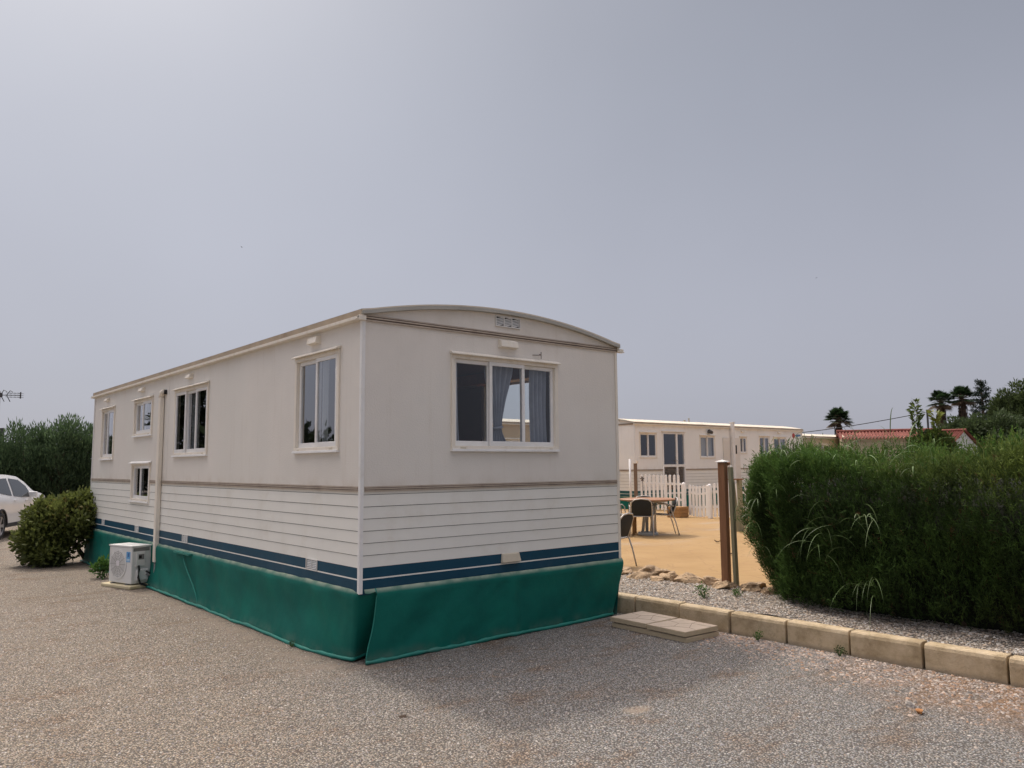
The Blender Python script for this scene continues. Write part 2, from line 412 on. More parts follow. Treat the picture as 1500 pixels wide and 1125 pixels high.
# sky above the camera's view boosted to lift shaded surfaces; haze greyest along the horizon
tc = wn('ShaderNodeTexCoord'); sx = wn('ShaderNodeSeparateXYZ'); wt.links.new(tc.outputs['Generated'], sx.inputs[0])
m1 = wn('ShaderNodeMapRange', interpolation_type='SMOOTHSTEP'); wt.links.new(sx.outputs[2], m1.inputs[0])
for i_, v_ in zip((1, 2, 3, 4), (.58, .92, 1., 6.6)): m1.inputs[i_].default_value = v_
m2 = wn('ShaderNodeMapRange', interpolation_type='SMOOTHSTEP'); wt.links.new(sx.outputs[2], m2.inputs[0])
for i_, v_ in zip((1, 2, 3, 4), (.05, .56, .72, .14)): m2.inputs[i_].default_value = v_
wt.links.new(m2.outputs[0], mx.inputs[0])
vm = wn('ShaderNodeVectorMath', operation='SCALE'); wt.links.new(mx.outputs[2], vm.inputs[0]); # very faint mottling of the haze
nz_ = wn('ShaderNodeTexNoise'); nz_.inputs['Scale'].default_value = 2.2; nz_.inputs['Detail'].default_value = 4; wt.links.new(tc.outputs['Generated'], nz_.inputs['Vector'])
m4 = wn('ShaderNodeMapRange'); wt.links.new(nz_.outputs['Fac'], m4.inputs[0])
for i_, v_ in zip((1, 2, 3, 4), (.3, .7, .965, 1.035)): m4.inputs[i_].default_value = v_
mm = wn('ShaderNodeMath', operation='MULTIPLY'); wt.links.new(m1.outputs[0], mm.inputs[0]); wt.links.new(m4.outputs[0], mm.inputs[1])
wt.links.new(mm.outputs[0], vm.inputs['Scale'])
# warm tint on the added overhead boost, to warm the shaded walls
wm = wn('ShaderNodeMix', data_type='RGBA', blend_type='MULTIPLY'); wm.inputs[7].default_value = (1.1, .985, .86, 1)
m3 = wn('ShaderNodeMapRange'); wt.links.new(sx.outputs[2], m3.inputs[0]); m3.inputs[1].default_value = .58; m3.inputs[2].default_value = .8
wt.links.new(m3.outputs[0], wm.inputs[0]); wt.links.new(vm.outputs[0], wm.inputs[6]); wt.links.new(wm.outputs[2], bg.inputs[0])
bg.inputs[1].default_value = .087
scene.view_settings.view_transform = 'Standard'; scene.view_settings.look = 'None'; scene.view_settings.exposure = 0; scene.view_settings.gamma = 1
scene.render.engine = 'CYCLES'
scene.cycles.max_bounces = 8; scene.cycles.transparent_max_bounces = 16

# ------------------------------------------------------------------ ground
def ground_mesh(name, mat, x0, y0, x1, y1, z, n=1):
    mb = MB(); mb.grid(n, n, lambda a, b: (x0+(x1-x0)*a, y0+(y1-y0)*b, z)); o = mb.build(name, mat, recalc=False); return tag(o, kind='structure')
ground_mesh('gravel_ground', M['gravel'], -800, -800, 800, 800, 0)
ground_mesh('patio', M['patio'], 4.42, -14, 26, 30, .196)
def bed():
    mb = MB(); N = 90
    def fn(a, b):
        x = 3.42 + a*1.3; y = -9 + b*20
        z = .165 + .045*a + .022*mnoise.noise((x*2.2, y*2.2, 3)) + .01*mnoise.noise((x*8, y*8, 1))
        if a > .85: z -= .05*(a-.85)/.15
        return (x, y, z)
    mb.grid(14, 200, fn); o = mb.build('gravel_bed', M['bedgravel'], smooth=True, recalc=False); tag(o, kind='structure')
bed()

def pebbles(name, n, fx, smin, smax, seed, pal):
    rg = np.random.default_rng(seed)
    base = np.array([(0,0,1),(.9,0,.1),(.28,.85,.15),(-.72,.53,.05),(-.72,-.53,.12),(.28,-.85,.08),(.5,.36,.75),(-.3,.5,.7),(-.45,-.3,.78),(.2,-.55,.7)])
    tri = np.array([(1,2,6),(2,7,6),(2,3,7),(3,8,7),(3,4,8),(4,9,8),(4,5,9),(5,1,9),(1,6,9),(6,7,0),(7,8,0),(8,9,0),(9,6,0)])
    P = fx(rg, n); s = rg.uniform(smin, smax, n) * rg.uniform(.6, 1.0, n)
    B = base[None] * (1 + rg.normal(0, .16, (n, 10, 1)))
    sc = np.stack([rg.uniform(.7, 1.3, n), rg.uniform(.6, 1., n), rg.uniform(.35, .75, n)], 1)
    B = B * sc[:, None, :] * s[:, None, None]
    a = rg.uniform(0, 2*PI, n); ca, sa = np.cos(a)[:, None], np.sin(a)[:, None]
    V = np.stack([B[..., 0]*ca - B[..., 1]*sa, B[..., 0]*sa + B[..., 1]*ca, B[..., 2]], -1) + P[:, None, :]
    Fc = (tri[None] + (np.arange(n)*10)[:, None, None]).reshape(-1, 3)
    c = np.array(pal)[rg.integers(0, len(pal), n)] * rg.uniform(.65, 1.3, (n, 1))
    return tag(raw_mesh(name, V.reshape(-1, 3), Fc, np.repeat(c, 10, 0), M['pebble']), kind='stuff')
PAL = [(.28, .25, .22), (.33, .28, .23), (.26, .25, .255), (.36, .32, .28), (.30, .22, .165), (.15, .135, .125), (.44, .41, .37)]
def near_field(rg, n):
    d = rg.uniform(0, 1, n)**.9 * 9 + 2.6; t = rg.uniform(-.62, .62, n) + yaw
    x = CAM.x + d*np.sin(t)/np.cos(t-yaw)*1.0; y = CAM.y + d*np.cos(t)/np.cos(t-yaw)
    k = ((x > -.05) & (y > -.02)) | (x > 3.2); 
    x = np.where(k, -rg.uniform(.3, 4., n) , x); y = np.where(k, rg.uniform(-1.5, 5, n), y)
    return np.stack([x, y, np.full(n, -.001)], 1)
tag(pebbles('gravel_pebbles', 52000, near_field, .0040, .0110, 3, PAL), 'loose grey and tan pebbles scattered over the gravel yard')
def kerb_side(rg, n):
    y = rg.uniform(-5.0, -.6, n); w = np.clip(.25 + (-y-1)*.22, .2, 1.1)
    return np.stack([3.17 - np.abs(rg.normal(0, 1, n))*w*.6, y, np.full(n, -.001)], 1)
tag(pebbles('coarse_pebbles', 5200, kerb_side, .009, .021, 4, [(.36, .29, .24), (.30, .25, .22), (.42, .36, .31), (.33, .22, .15), (.25, .22, .2)]), 'coarser brown pebbles gathered along the foot of the kerb')
def bed_field(rg, n):
    x = rg.uniform(3.42, 4.6, n); y = rg.uniform(-4.6, 2., n)
    z = np.array([.168 + .045*(a-3.42)/1.3 + .022*mnoise.noise((a*2.2, b*2.2, 3)) + .01*mnoise.noise((a*8, b*8, 1)) for a, b in zip(x, y)])
    return np.stack([x, y, z], 1)
tag(pebbles('bed_pebbles', 14000, bed_field, .008, .018, 5, [(.45, .41, .36), (.40, .34, .28), (.5, .47, .43), (.34, .29, .25), (.42, .33, .25)]), 'pale pebbles covering the raised bed behind the kerb')

# ------------------------------------------------------------------ caravan builder
def wall_T(which, Wd, L):
    return {'front': lambda a, z, d: (a, -d, z), 'left': lambda a, z, d: (-d, a, z),
            'right': lambda a, z, d: (Wd+d, a, z), 'back': lambda a, z, d: (a, L+d, z)}[which]

ZS, ZR, ZG = .575, 1.408, 2.84
ARCH = .185
def cell_wall(mb, T, a0, a1, z0, z1, holes, d0=0, d1=-.06):
    us = sorted({a0, a1, *[h[0] for h in holes], *[h[1] for h in holes]}); us = [x for x in us if a0 <= x <= a1]
    zs = sorted({z0, z1, *[h[2] for h in holes], *[h[3] for h in holes]}); zs = [x for x in zs if z0 <= x <= z1]
    def solid(i, j):
        if i < 0 or j < 0 or i >= len(us)-1 or j >= len(zs)-1: return False
        cx, cz = (us[i]+us[i+1])/2, (zs[j]+zs[j+1])/2
        return not any(h[0] < cx < h[1] and h[2] < cz < h[3] for h in holes)
    for i in range(len(us)-1):
        for j in range(len(zs)-1):
            if not solid(i, j): continue
            A, B, c, d = us[i], us[i+1], zs[j], zs[j+1]
            mb.quad(T(A, c, d0), T(B, c, d0), T(B, d, d0), T(A, d, d0), 0)
            mb.quad(T(A, c, d1), T(B, c, d1), T(B, d, d1), T(A, d, d1), 1)
            for (ni, nj, p, q) in ((i-1, j, (A, c), (A, d)), (i+1, j, (B, c), (B, d)), (i, j-1, (A, c), (B, c)), (i, j+1, (A, d), (B, d))):
                if not solid(ni, nj): mb.quad(T(*p, d0), T(*q, d0), T(*q, d1), T(*p, d1), 0)

def siding(mb, T, a0, a1, z1, z0, m0=0, m1=1):
    """overlapping boards about 0.1 m deep with a dark line under each"""
    z = z1
    while z > z0 + .012:
        zb = max(z - .1, z0)
        mb.quad(T(a0, z-.0045, .001), T(a1, z-.0045, .001), T(a1, zb, .005), T(a0, zb, .005), m0)
        mb.quad(T(a0, z, -.004), T(a1, z, -.004), T(a1, z-.0045, .001), T(a0, z-.0045, .001), m1)
        mb.quad(T(a0, zb, .005), T(a1, zb, .005), T(a1, zb, -.004), T(a0, zb, -.004), m1)
        z = zb

def ring(mb, T, a0, a1, z0, z1, w, d0, d1, m=0):
    mb.box((a0, z0, d0), (a1, z0+w, d1), m, T); mb.box((a0, z1-w, d0), (a1, z1, d1), m, T)
    mb.box((a0, z0+w, d0), (a0+w, z1-w, d1), m, T); mb.box((a1-w, z0+w, d0), (a1, z1-w, d1), m, T)

def window(parent, T, a0, a1, z0, z1, n=2, hood=True, back=False, flip=False, hoodmat='cream', detail=True):
    """sliding window; returns the frame part, its sashes, panes, hood and sill are sub-parts"""
    mb = MB(); ring(mb, T, a0, a1, z0, z1, .042, -.055, .016)
    fr = mb.build('window', M['cream'], parent, bevel=.004)
    ai, bi, ci, di = a0+.042, a1-.042, z0+.042, z1-.042
    step = (bi-ai)/n
    for k in range(n):
        front = (k % 2 == 0) != flip
        s0 = ai + k*step - (.012 if k else 0); s1 = ai + (k+1)*step + (.012 if k < n-1 else 0)
        dd = (-.012, .010) if front else (-.042, -.016)
        mb = MB(); mb.box((s0, ci, dd[0]), (s1, ci+.045, dd[1]), 0, T); mb.box((s0, di-.036, dd[0]), (s1, di, dd[1]), 0, T)
        mb.box((s0, ci+.045, dd[0]), (s0+.034, di-.036, dd[1]), 0, T); mb.box((s1-.034, ci+.045, dd[0]), (s1, di-.036, dd[1]), 0, T)
        sh = mb.build('sash', M['white'], fr, bevel=.003)
        mb = MB(); e = (dd[0]+dd[1])/2; p, q = s0+.03, s1-.03
        mb.quad(T(p, ci+.04, e), T(q, ci+.04, e), T(q, di-.03, e), T(p, di-.03, e)); mb.build('pane', M['glass'], fr, recalc=False)
    if hood:
        mb = MB(); h = .05 if hoodmat == 'cream' else .045
        prof = [(.003, z1+.028), (.05, z1+.006), (.052, z1-.004), (.0475, z1-.008), (.018, z1+.001), (.003, z1+.001)]
        e = .012 if hoodmat == 'cream' else .03
        vs = [T(a0-e, z, d) for d, z in prof] + [T(a1+e, z, d) for d, z in prof]; k = len(prof)
        mb.add(vs, [tuple(range(k)), tuple(range(2*k-1, k-1, -1))] + [(i, (i+1) % k, k+(i+1) % k, k+i) for i in range(k)])
        mb.build('hood', M[hoodmat], fr)
    if detail:
        mb = MB(); mb.box((a0-.004, z0-.012, .0), (a1+.004, z0+.001, .034), 0, T); mb.box((a0+.003, z0+.001, .0165), (a1-.003, z0+.012, .03), 0, T)
        mb.build('sill', M['white'], fr, bevel=.003)
        for q0, q1, q2, q3 in ((a0+.10, a0+.16, z0+.013, z0+.028), (a1-.13, a1-.09, z0+.016, z0+.022)):
            mb = MB(); mb.box((q0, q2, .0165), (q1, q3, .020), 0, T); mb.build('drain_cap', M['ochre'], fr)
    return fr

def vent_box(parent, T, a0, a1, z0, z1):
    mb = MB(); mb.box((a0-.006, z0-.004, .0), (a1+.006, z1+.006, .008), 0, T)
    v = [T(a0, z0, .008), T(a1, z0, .008), T(a1, z1, .008), T(a0, z1, .008), T(a0+.004, z0+.004, .055), T(a1-.004, z0+.004, .055), T(a1-.004, z1-.012, .042), T(a0+.004, z1-.012, .042)]
    mb.add(v, [(4, 5, 6, 7), (0, 1, 5, 4), (1, 2, 6, 5), (2, 3, 7, 6), (3, 0, 4, 7)]); mb.build('vent_box', M['cream'], parent, bevel=.004)

def louvre(parent, T, a0, a1, z0, z1, cols, name='louvre_vent', slant=0.):
    mb = MB(); ring(mb, T, a0, a1, z0, z1, .010, 0.002, .014)
    wc = (a1-a0-.02)/cols
    for k in range(cols):
        c0 = a0+.01+k*wc
        if k: mb.box((c0-.005, z0+.01, .002), (c0+.005, z1-.01, .013), 0, T)
        mb.box((c0+.006, z0+.01, -.001), (c0+wc-.006, z1-.01, .003), 1, T)
        ns = 5
        for i in range(ns):
            zc = z0+.014+(i+.5)*(z1-z0-.028)/ns
            A, B = c0+.005, c0+wc-.005
            mb.add([T(A, zc-.006-slant, .011), T(B, zc-.006+slant, .011), T(B, zc+.006+slant, .004), T(A, zc+.006-slant, .004)], [(0, 1, 2, 3)], 0)
    mb.build(name, [M['grille'], M['dark']], parent)

def arch_z(x, Wd, base=2.912): t = (x - Wd/2)/(Wd/2); return base + ARCH*(1 - t*t)

def shell(root, Wd, L, holes, wall, sid, stripe, plain=()):
    """walls, siding, stripes, trims and roof; holes[which] = [(a0,a1,z0,z1), ...]"""
    for which in ('front', 'left', 'right', 'back'):
        T = wall_T(which, Wd, L); full = Wd if which in ('front', 'back') else L
        hs_ = holes.get(which, [])
        e_ = 0 if which in ('front', 'back') else .0605
        mb = MB(); cell_wall(mb, T, e_, full-e_, ZR, ZG, hs_)
        nm = 'end_wall' if which in ('front', 'back') else 'side_wall'
        if which in ('front', 'back'):
            n = 28
            for i in range(n):
                x0, x1 = Wd*i/n, Wd*(i+1)/n
                mb.quad(T(x0, ZG, 0), T(x1, ZG, 0), T(x1, arch_z(x1, Wd), 0), T(x0, arch_z(x0, Wd), 0), 0)
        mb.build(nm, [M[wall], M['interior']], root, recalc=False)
        low = [h for h in hs_ if h[2] < ZR]
        mb = MB(); cuts = [0] + [x for h in sorted(low) for x in (h[0], h[1])] + [full]
        for i in range(0, len(cuts)-1):
            inside = i % 2 == 1
            z_hi = ZR if not inside else sorted(low)[i//2][2]
            top = 1.368 if not inside else z_hi
            # keep the joints of the boards level on both sides of a window
            if inside: 
                top = z_hi; first = .765 + .1*math.floor((z_hi-.765)/.1)
                if top - first > .012: siding(mb, T, cuts[i], cuts[i+1], top, first)
                siding(mb, T, cuts[i], cuts[i+1], first, .765)
            else: siding(mb, T, cuts[i], cuts[i+1], 1.365, .765); mb.quad(T(cuts[i], ZR, .001), T(cuts[i+1], ZR, .001), T(cuts[i+1], 1.365, .001), T(cuts[i], 1.365, .001))
        mb.build('plank_siding', [M[sid], M['groove']], root, recalc=False)
        mb = MB()
        mb.quad(T(0, .7625, .0045), T(full, .7625, .0045), T(full, .677, .006), T(0, .677, .006), 0)
        mb.quad(T(0, .677, .006), T(full, .677, .006), T(full, .665, .006), T(0, .665, .006), 1)
        mb.quad(T(0, .665, .006), T(full, .665, .006), T(full, ZS-.03, .007), T(0, ZS-.03, .007), 0)
        mb.quad(T(0, .765, -.003), T(full, .765, -.003), T(full, .7625, .0045), T(0, .7625, .0045), 2)
        mb.build('stripe_band', [M[stripe], M['siding'], M['groove']], root, recalc=False)
        # reeded rail over the joint of wall and boards, cut at low windows
        mb = MB()
        segs = [(cuts[i], cuts[i+1]) for i in range(0, len(cuts)-1, 2)]
        for (a, b) in segs:
            a_, b_ = a + (.035 if a == 0 else 0), b - (.03 if b == full else 0)
            for z0_, z1_, d, mm in ((1.386, 1.400, .012, 0), (1.400, 1.406, .007, 1), (1.406, 1.416, .017, 0), (1.416, 1.421, .007, 1), (1.421, 1.432, .012, 0)):
                mb.box((a_, z0_, .0015), (b_, z1_, d), mm, T)
        mb.build('rail', [M['rail'], M['raildark']], root)
    # corner trims
    for (x, y, sx, sy) in ((0, 0, -1, -1), (Wd, 0, 1, -1), (0, L, -1, 1), (Wd, L, 1, 1)):
        mb = MB(); w = .024
        xa, xb = sorted((x+sx*.011, x-sx*w)); ya, yb = sorted((y+sy*.011, y+sy*.0015)); mb.box((xa, ya, ZS-.02), (xb, yb, 2.835))
        xa, xb = sorted((x+sx*.011, x+sx*.0015)); ya, yb = sorted((y+sy*.0015, y-sy*w)); mb.box((xa, ya, ZS-.02), (xb, yb, 2.835))
        mb.build('corner_trim', M['white'] if (x == 0) else M['cream'], root, bevel=.003)
    # roof sheet
    mb = MB(); n = 30; ya, yb = -.045, L+.045
    xs = [-.03 + (Wd+.06)*i/n for i in range(n+1)]
    zt = [arch_z(min(max(x, 0), Wd), Wd) + .014 for x in xs]
    for i in range(n):
        mb.quad((xs[i], ya, zt[i]), (xs[i+1], ya, zt[i+1]), (xs[i+1], yb, zt[i+1]), (xs[i], yb, zt[i]))
        mb.quad((xs[i], ya, zt[i]-.013), (xs[i], yb, zt[i]-.013), (xs[i+1], yb, zt[i+1]-.013), (xs[i+1], ya, zt[i+1]-.013))
    for yy in (ya, yb):
        for i in range(n): mb.quad((xs[i], yy, zt[i]), (xs[i+1], yy, zt[i+1]), (xs[i+1], yy, zt[i+1]-.013), (xs[i], yy, zt[i]-.013))
    mb.build('roof', M['rooftop'], root, smooth=False, recalc=False)
    for yy, s in ((0, -1), (L, 1)):      # thin edging that follows the arch and the reeded band below it
        mb = MB()
        for i in range(n):
            p, q = xs[i], xs[i+1]; za, zb = zt[i]-.014, zt[i+1]-.014
            y0_, y1_ = sorted((yy+s*.002, yy+s*.047))
            vs = [(p, y0_, za-.030), (q, y0_, zb-.030), (q, y1_, zb-.030), (p, y1_, za-.030), (p, y0_, za), (q, y0_, zb), (q, y1_, zb), (p, y1_, za)]
            mb.add(vs, [(3, 2, 1, 0), (0, 1, 5, 4), (2, 3, 7, 6)])
        mb.build('roof_edging', M['roofgrey'], root, recalc=False)
        T = wall_T('front' if s < 0 else 'back', Wd, L); mb = MB()
        for z0_, z1_, d, mm in ((2.832, 2.846, .014, 0), (2.846, 2.856, .007, 1), (2.856, 2.868, .02, 0), (2.868, 2.876, .007, 1), (2.876, 2.886, .014, 0)):
            mb.box((.0, z0_, .0015), (Wd, z1_, d), mm, T)
        mb.build('rail', [M['rail'], M['raildark']], root)
    for side in ('left', 'right'):
        T = wall_T(side, Wd, L); mb = MB()
        prof = [(.0015, 2.835), (.052, 2.838), (.056, 2.842), (.056, 2.868), (.050, 2.868), (.046, 2.850), (.03, 2.852), (.03, 2.925), (.0015, 2.925)]
        vs = [T(-.03, z, d) for d, z in prof] + [T(L+.03, z, d) for d, z in prof]; k = len(prof)
        mb.add(vs, [(i, (i+1) % k, k+(i+1) % k, k+i) for i in range(4)], 0)
        mb.add(vs, [(i, (i+1) % k, k+(i+1) % k, k+i) for i in range(4, k)], 1)
        mb.add(vs, [tuple(range(k)), tuple(range(2*k-1, k-1, -1))], 0)
        mb.build('gutter', [M['cream'], M['fascia']], root)
        x = -.056 if side == 'left' else Wd+.02
        for yy in (-.04, L+.005):
            mb = MB(); mb.box((x, yy, 2.830), (x+.036+.034, yy+.035, 2.872)); 
            mb.box((x + (-.02 if side == 'left' else .07), yy+.008, 2.836), (x + (0 if side == 'left' else .095), yy+.026, 2.848))
            mb.build('gutter_end', M['cream'], root, bevel=.003)
    # inside: floor and ceiling
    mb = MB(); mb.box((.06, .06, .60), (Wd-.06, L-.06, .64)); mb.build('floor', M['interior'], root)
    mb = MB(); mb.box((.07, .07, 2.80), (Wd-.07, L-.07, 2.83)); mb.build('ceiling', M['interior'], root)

# ------------------------------------------------------------------ the near caravan
WID, LEN = 3.165, 9.465
van = thing('static_caravan', label='large cream static caravan in front, with green tarpaulin skirt and blue stripes', cat='static caravan')
HF = [(.92, 2.265, 1.740, 2.630)]
HL = [(.385, 1.28, 1.735, 2.640), (3.685, 4.965, 1.748, 2.620), (5.96, 6.91, 2.067, 2.612), (8.045, 8.89, 1.745, 2.595), (5.965, 6.925, 1.112, 1.672)]
HR = [(1.12, 2.33, 1.70, 2.70)]
shell(van, WID, LEN, {'front': HF, 'left': HL, 'right': HR}, 'wall', 'siding', 'blue')
TF, TL, TR = wall_T('front', WID, LEN), wall_T('left', WID, LEN), wall_T('right', WID, LEN)
window(van, TF, *HF[0], n=3, flip=True)
window(van, TL, *HL[0], n=2); window(van, TL, *HL[1], n=3); window(van, TL, *HL[2], n=2); window(van, TL, *HL[3], n=2)
window(van, TL, *HL[4], n=2, hoodmat='white'); window(van, TR, *HR[0], n=1)
vent_box(van, TF, 1.487, 1.710, 2.738, 2.815)
for a, b, c, d in ((.775, .965, 2.733, 2.808), (4.29, 4.46, 2.728, 2.79), (6.40, 6.60, 2.722, 2.785), (8.445, 8.63, 2.715, 2.775)): vent_box(van, TL, a, b, c, d)
louvre(van, TF, 1.446, 1.762, 2.944, 3.050, 3, slant=.012)
for a, b in ((.75, .97), (4.27, 4.47), (6.42, 6.60), (8.40, 8.56)): louvre(van, TL, a, b, .668, .770, 2)
mb = MB(); v = [TF(1.492, .680, .008), TF(1.727, .680, .008), TF(1.722, .768, .008), TF(1.500, .768, .008), TF(1.497, .684, .045), TF(1.722, .684, .045), TF(1.705, .765, .030), TF(1.512, .765, .030)]
mb.add(v, [(4, 5, 6, 7), (0, 1, 5, 4), (1, 2, 6, 5), (2, 3, 7, 6), (3, 0, 4, 7), (3, 2, 1, 0)]); mb.build('drop_vent', M['ochre'], van, bevel=.006)
mb = MB(); mb.tube([(1.93, -.002, 2.700), (2.02, -.03, 2.702)], .0035, 6); mb.tube([(2.02, -.03, 2.665), (2.02, -.03, 2.735)], .0035, 6); mb.tube([(2.02, -.002, 2.712), (2.02, -.03, 2.712)], .003, 6)
mb.build('hook', M['raildark'], van)
# vertical joint of the side sheets
mb = MB(); mb.box((5.235, ZR+.03, .0012), (5.247, 2.83, .0026), 0, TL); mb.build('joint_strip', M['wall'], van)
# conduit cover running down the side to the air conditioner
mb = MB(); mb.box((5.42, .34, .006), (5.51, 2.56, .062), 0, TL); mb.build('pipe_duct', M['cream'], van, bevel=.008, label='cream plastic pipe duct running down the long side')
mb = MB(); mb.tube([TL(5.465, 2.56, .034), TL(5.46, 2.60, .034), TL(5.44, 2.625, .033), TL(5.40, 2.632, .032), TL(5.37, 2.632, .03)], .038, 12, cap=True); mb.box((5.338, 2.600, .003), (5.362, 2.662, .036), 1, TL)
mb.build('duct_elbow', [M['cream'], M['black']], van, smooth=True)
mb = MB(); mb.tube([TL(5.455, .345, .035), TL(5.45, .2, .04), TL(5.44, .03, .05)], .018, 8); mb.build('drain_pipe', M['acgrey'], van, smooth=True)
# inside partition and furniture seen through the end window
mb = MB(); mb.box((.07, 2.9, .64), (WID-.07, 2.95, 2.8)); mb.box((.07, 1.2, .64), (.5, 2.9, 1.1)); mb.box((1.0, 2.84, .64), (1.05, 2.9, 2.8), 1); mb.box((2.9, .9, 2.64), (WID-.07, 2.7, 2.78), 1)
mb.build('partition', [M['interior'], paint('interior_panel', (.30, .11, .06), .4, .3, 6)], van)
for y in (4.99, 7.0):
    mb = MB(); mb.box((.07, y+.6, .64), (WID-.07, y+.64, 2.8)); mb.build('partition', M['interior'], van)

# tarpaulin skirt ------------------------------------------------
def sm(t): t = min(max(t, 0), 1); return t*t*(3-2*t)
def nz(a, b, c=0.): return mnoise.noise((a, b, c))
def skirt_left(y_far, y_near, seed, wrap):
    n = int(abs(y_far-y_near)/.055); ext = 8 if wrap else 0
    def pos(i, j):
        v = j                      # 0 top, 1 bottom
        t = i*(n+ext)/n
        y = y_far + (y_near-y_far)*min(t, 1); z = .588*(1-v) + .006*v
        near = sm(y/.9)
        d = .012 + .028*sm(v/.07) - .010*sm((v-.1)/.4) + (.055*near+.0)*v**2.2
        d += (.018*nz(y*1.3, v*1.6, seed) + .013*nz(y*3.6+v*1.6, v*1.8, seed+5) + .004*nz(y*9+v*6, v*4, seed+7)) * sm(v/.15)
        d += .014*max(0, nz(y*2.2+v*.8, .3, seed+9))*v
        z += .022*nz(y*1.8, 2.2, seed)*v
        if v < .02: z += .008*nz(y*6, 0, seed)
        x = -d
        if wrap and y < .22:          # torn corner: the top sags and the sheet turns inwards
            k = sm(1 - y/.16); z -= .016*k*(1-v)**6; x += .012*k*(1-v)**2 + .03*k*v
        if t > 1:
            s = (t-1)*n/ext; x = x + s*.20; y = y - .018*s*(1-v) + .10*v*(1-s)*0 + .02*math.sin(s*3)*v + .055*v*s; z += .015*s*v - .02*s*(1-v)
        if wrap: y += .085*sm(1-y/.5)*v*(1 if t <= 1 else .9)
        return (x, y, z)
    nn = n+ext; m = 22
    mb = MB(); mb.grid(nn, m, lambda a, b: pos(a, b)); sk = mb.build('skirt', M['skirt'], van, smooth=True, recalc=False)
    pts = [Vector(pos(i/nn, 1.0)) for i in range(0, nn+1)]
    mb = MB(); mb.tube([p + Vector((-.012, 0, .012+.004*nz(k*.4, 0, seed))) for k, p in enumerate(pts)], [.016+.010*nz(k*.35, 1, seed) for k in range(len(pts))], 8); mb.build('hem', M['hem'], sk, smooth=True)
    return sk
skirt_left(4.05, 0, 1, True)
s2 = skirt_left(9.49, 4.00, 8, False)
# seam of the second sheet: a curved free edge with a folded lip
mb = MB(); pts = [(-.06-.02*t, 4.25-.62*sm(t), .57-.565*t) for t in [k/14 for k in range(15)]]
mb.tube(pts, .008, 6); mb.box((-.085, 3.98, .545), (-.02, 4.55, .565)); mb.build('seam', M['hem'], s2, smooth=False)
def front_pos(a, v):
    xl = .135 - .03*sm(v/.5) - .08*sm((v-.35)/.65); xr = WID + .02 - .16*v**1.3
    x = xl + (xr-xl)*a; z = .590*(1-v) + .004*v
    d = .012 + .028*sm(v/.07) + .006*math.sin(a*3) + (.030*(1-a)**1.5 - .045*a)*v
    d += (.018*nz(x*1.2, v*1.5, 21) + .011*nz(x*3.4+v*2.5, v*1.6, 27) + .004*nz(x*9+v*6, v*4, 31))*sm(v/.12)*min(1, a*6+.3)
    d += .020*math.exp(-((x-1.62-.02*v)/.035)**2)*sm(v/.4) + .008*math.exp(-((x-.55+.25*v)/.05)**2)*v + .009*math.exp(-((x-2.35-.3*v)/.06)**2)*v
    z += .010*nz(x*2, 5.5, 21)*v
    if v < .02: z += .004*nz(x*6, 0, 3)
    return (x, -d, z)
mb = MB(); mb.grid(70, 22, front_pos); mb.grid(6, 2, lambda a, v: (.035+.11*a, -.014-.016*sm(v)-.004*a, .591-.030*v-.006*math.sin(a*5)*v)); sk = mb.build('skirt', M['skirt'], van, smooth=True, recalc=False)
mb = MB(); mb.tube([Vector(front_pos(k/60, 1)) + Vector((0, -.012, .014)) for k in range(61)], [.017+.011*nz(k*.55, 3, 3) for k in range(61)], 8)
mb.tube([Vector(front_pos(0, k/20)) + Vector((.004, -.002, 0)) for k in range(21)], .006, 6); mb.build('hem', M['hem'], sk, smooth=True)
mb = MB(); mb.grid(60, 8, lambda a, v: (WID+.03-.1*v+.012*nz(a*9, v, 2), LEN*a, .588*(1-v)+.004)); mb.build('skirt', M['skirt'], van, smooth=True, recalc=False)
mb = MB(); mb.grid(20, 8, lambda a, v: (WID*a, LEN+.03, .588*(1-v)+.004)); mb.build('skirt', M['skirt'], van, smooth=True, recalc=False)
mb = MB(); mb.box((.22, .42, .02), (WID-.3, LEN-.1, .54)); mb.build('chassis', M['dark'], van)

# curtains
def curtain(name, fn_edges, y, z0, z1, folds, label, mat='curtain', tie=None, parent_off=(0, 0, 0)):
    t = thing(name, parent_off, 0, label, 'curtain')
    def pos(a, v):
        z = z1 + (z0-z1)*v; l, r_ = fn_edges(v); x = l + (r_-l)*a
        amp = .020*min(1, (r_-l)/.15)
        return (x, y + amp*math.sin(a*folds*2*PI + 1.5*math.sin(v*3)) + .006*nz(x*9, v*4), z)
    mb = MB(); mb.grid(60, 40, pos); mb.build('drape', M[mat], t, smooth=True, recalc=False)
    if tie:
        zc, xa, xb = tie; mb = MB(); n = 20
        pts = [((xa+xb)/2 + (xb-xa)/2*1.08*math.cos(2*PI*k/n), y + .034*math.sin(2*PI*k/n), zc + .008*math.cos(2*PI*k/n)) for k in range(n+1)]
        mb.tube(pts, .013, 8, cap=False); mb.build('tieback', M[mat], t, smooth=True)
    return t
def mid_edges(v):
    k = math.exp(-((v-.78)/.13)**2) if v < .78 else math.exp(-((v-.78)/.12)**2)
    s = sm(v/.78) if v < .78 else 1 - .45*sm((v-.78)/.22)
    return 1.405 + .115*s, 1.765 - .150*s
curtain('curtain', mid_edges, .115, 1.78, 2.60, 5, 'blue-grey curtain gathered by a tieback in the middle of the end window', tie=(1.965, 1.518, 1.612))
curtain('curtain', lambda v: (1.99+.01*v, 2.215), .115, 1.78, 2.60, 4, 'blue-grey curtain hanging straight at the right side of the end window')
curtain('curtain', lambda v: (.985, 1.075+.03*v), .115, 1.78, 2.60, 2, 'narrow blue-grey curtain at the left edge of the end window')
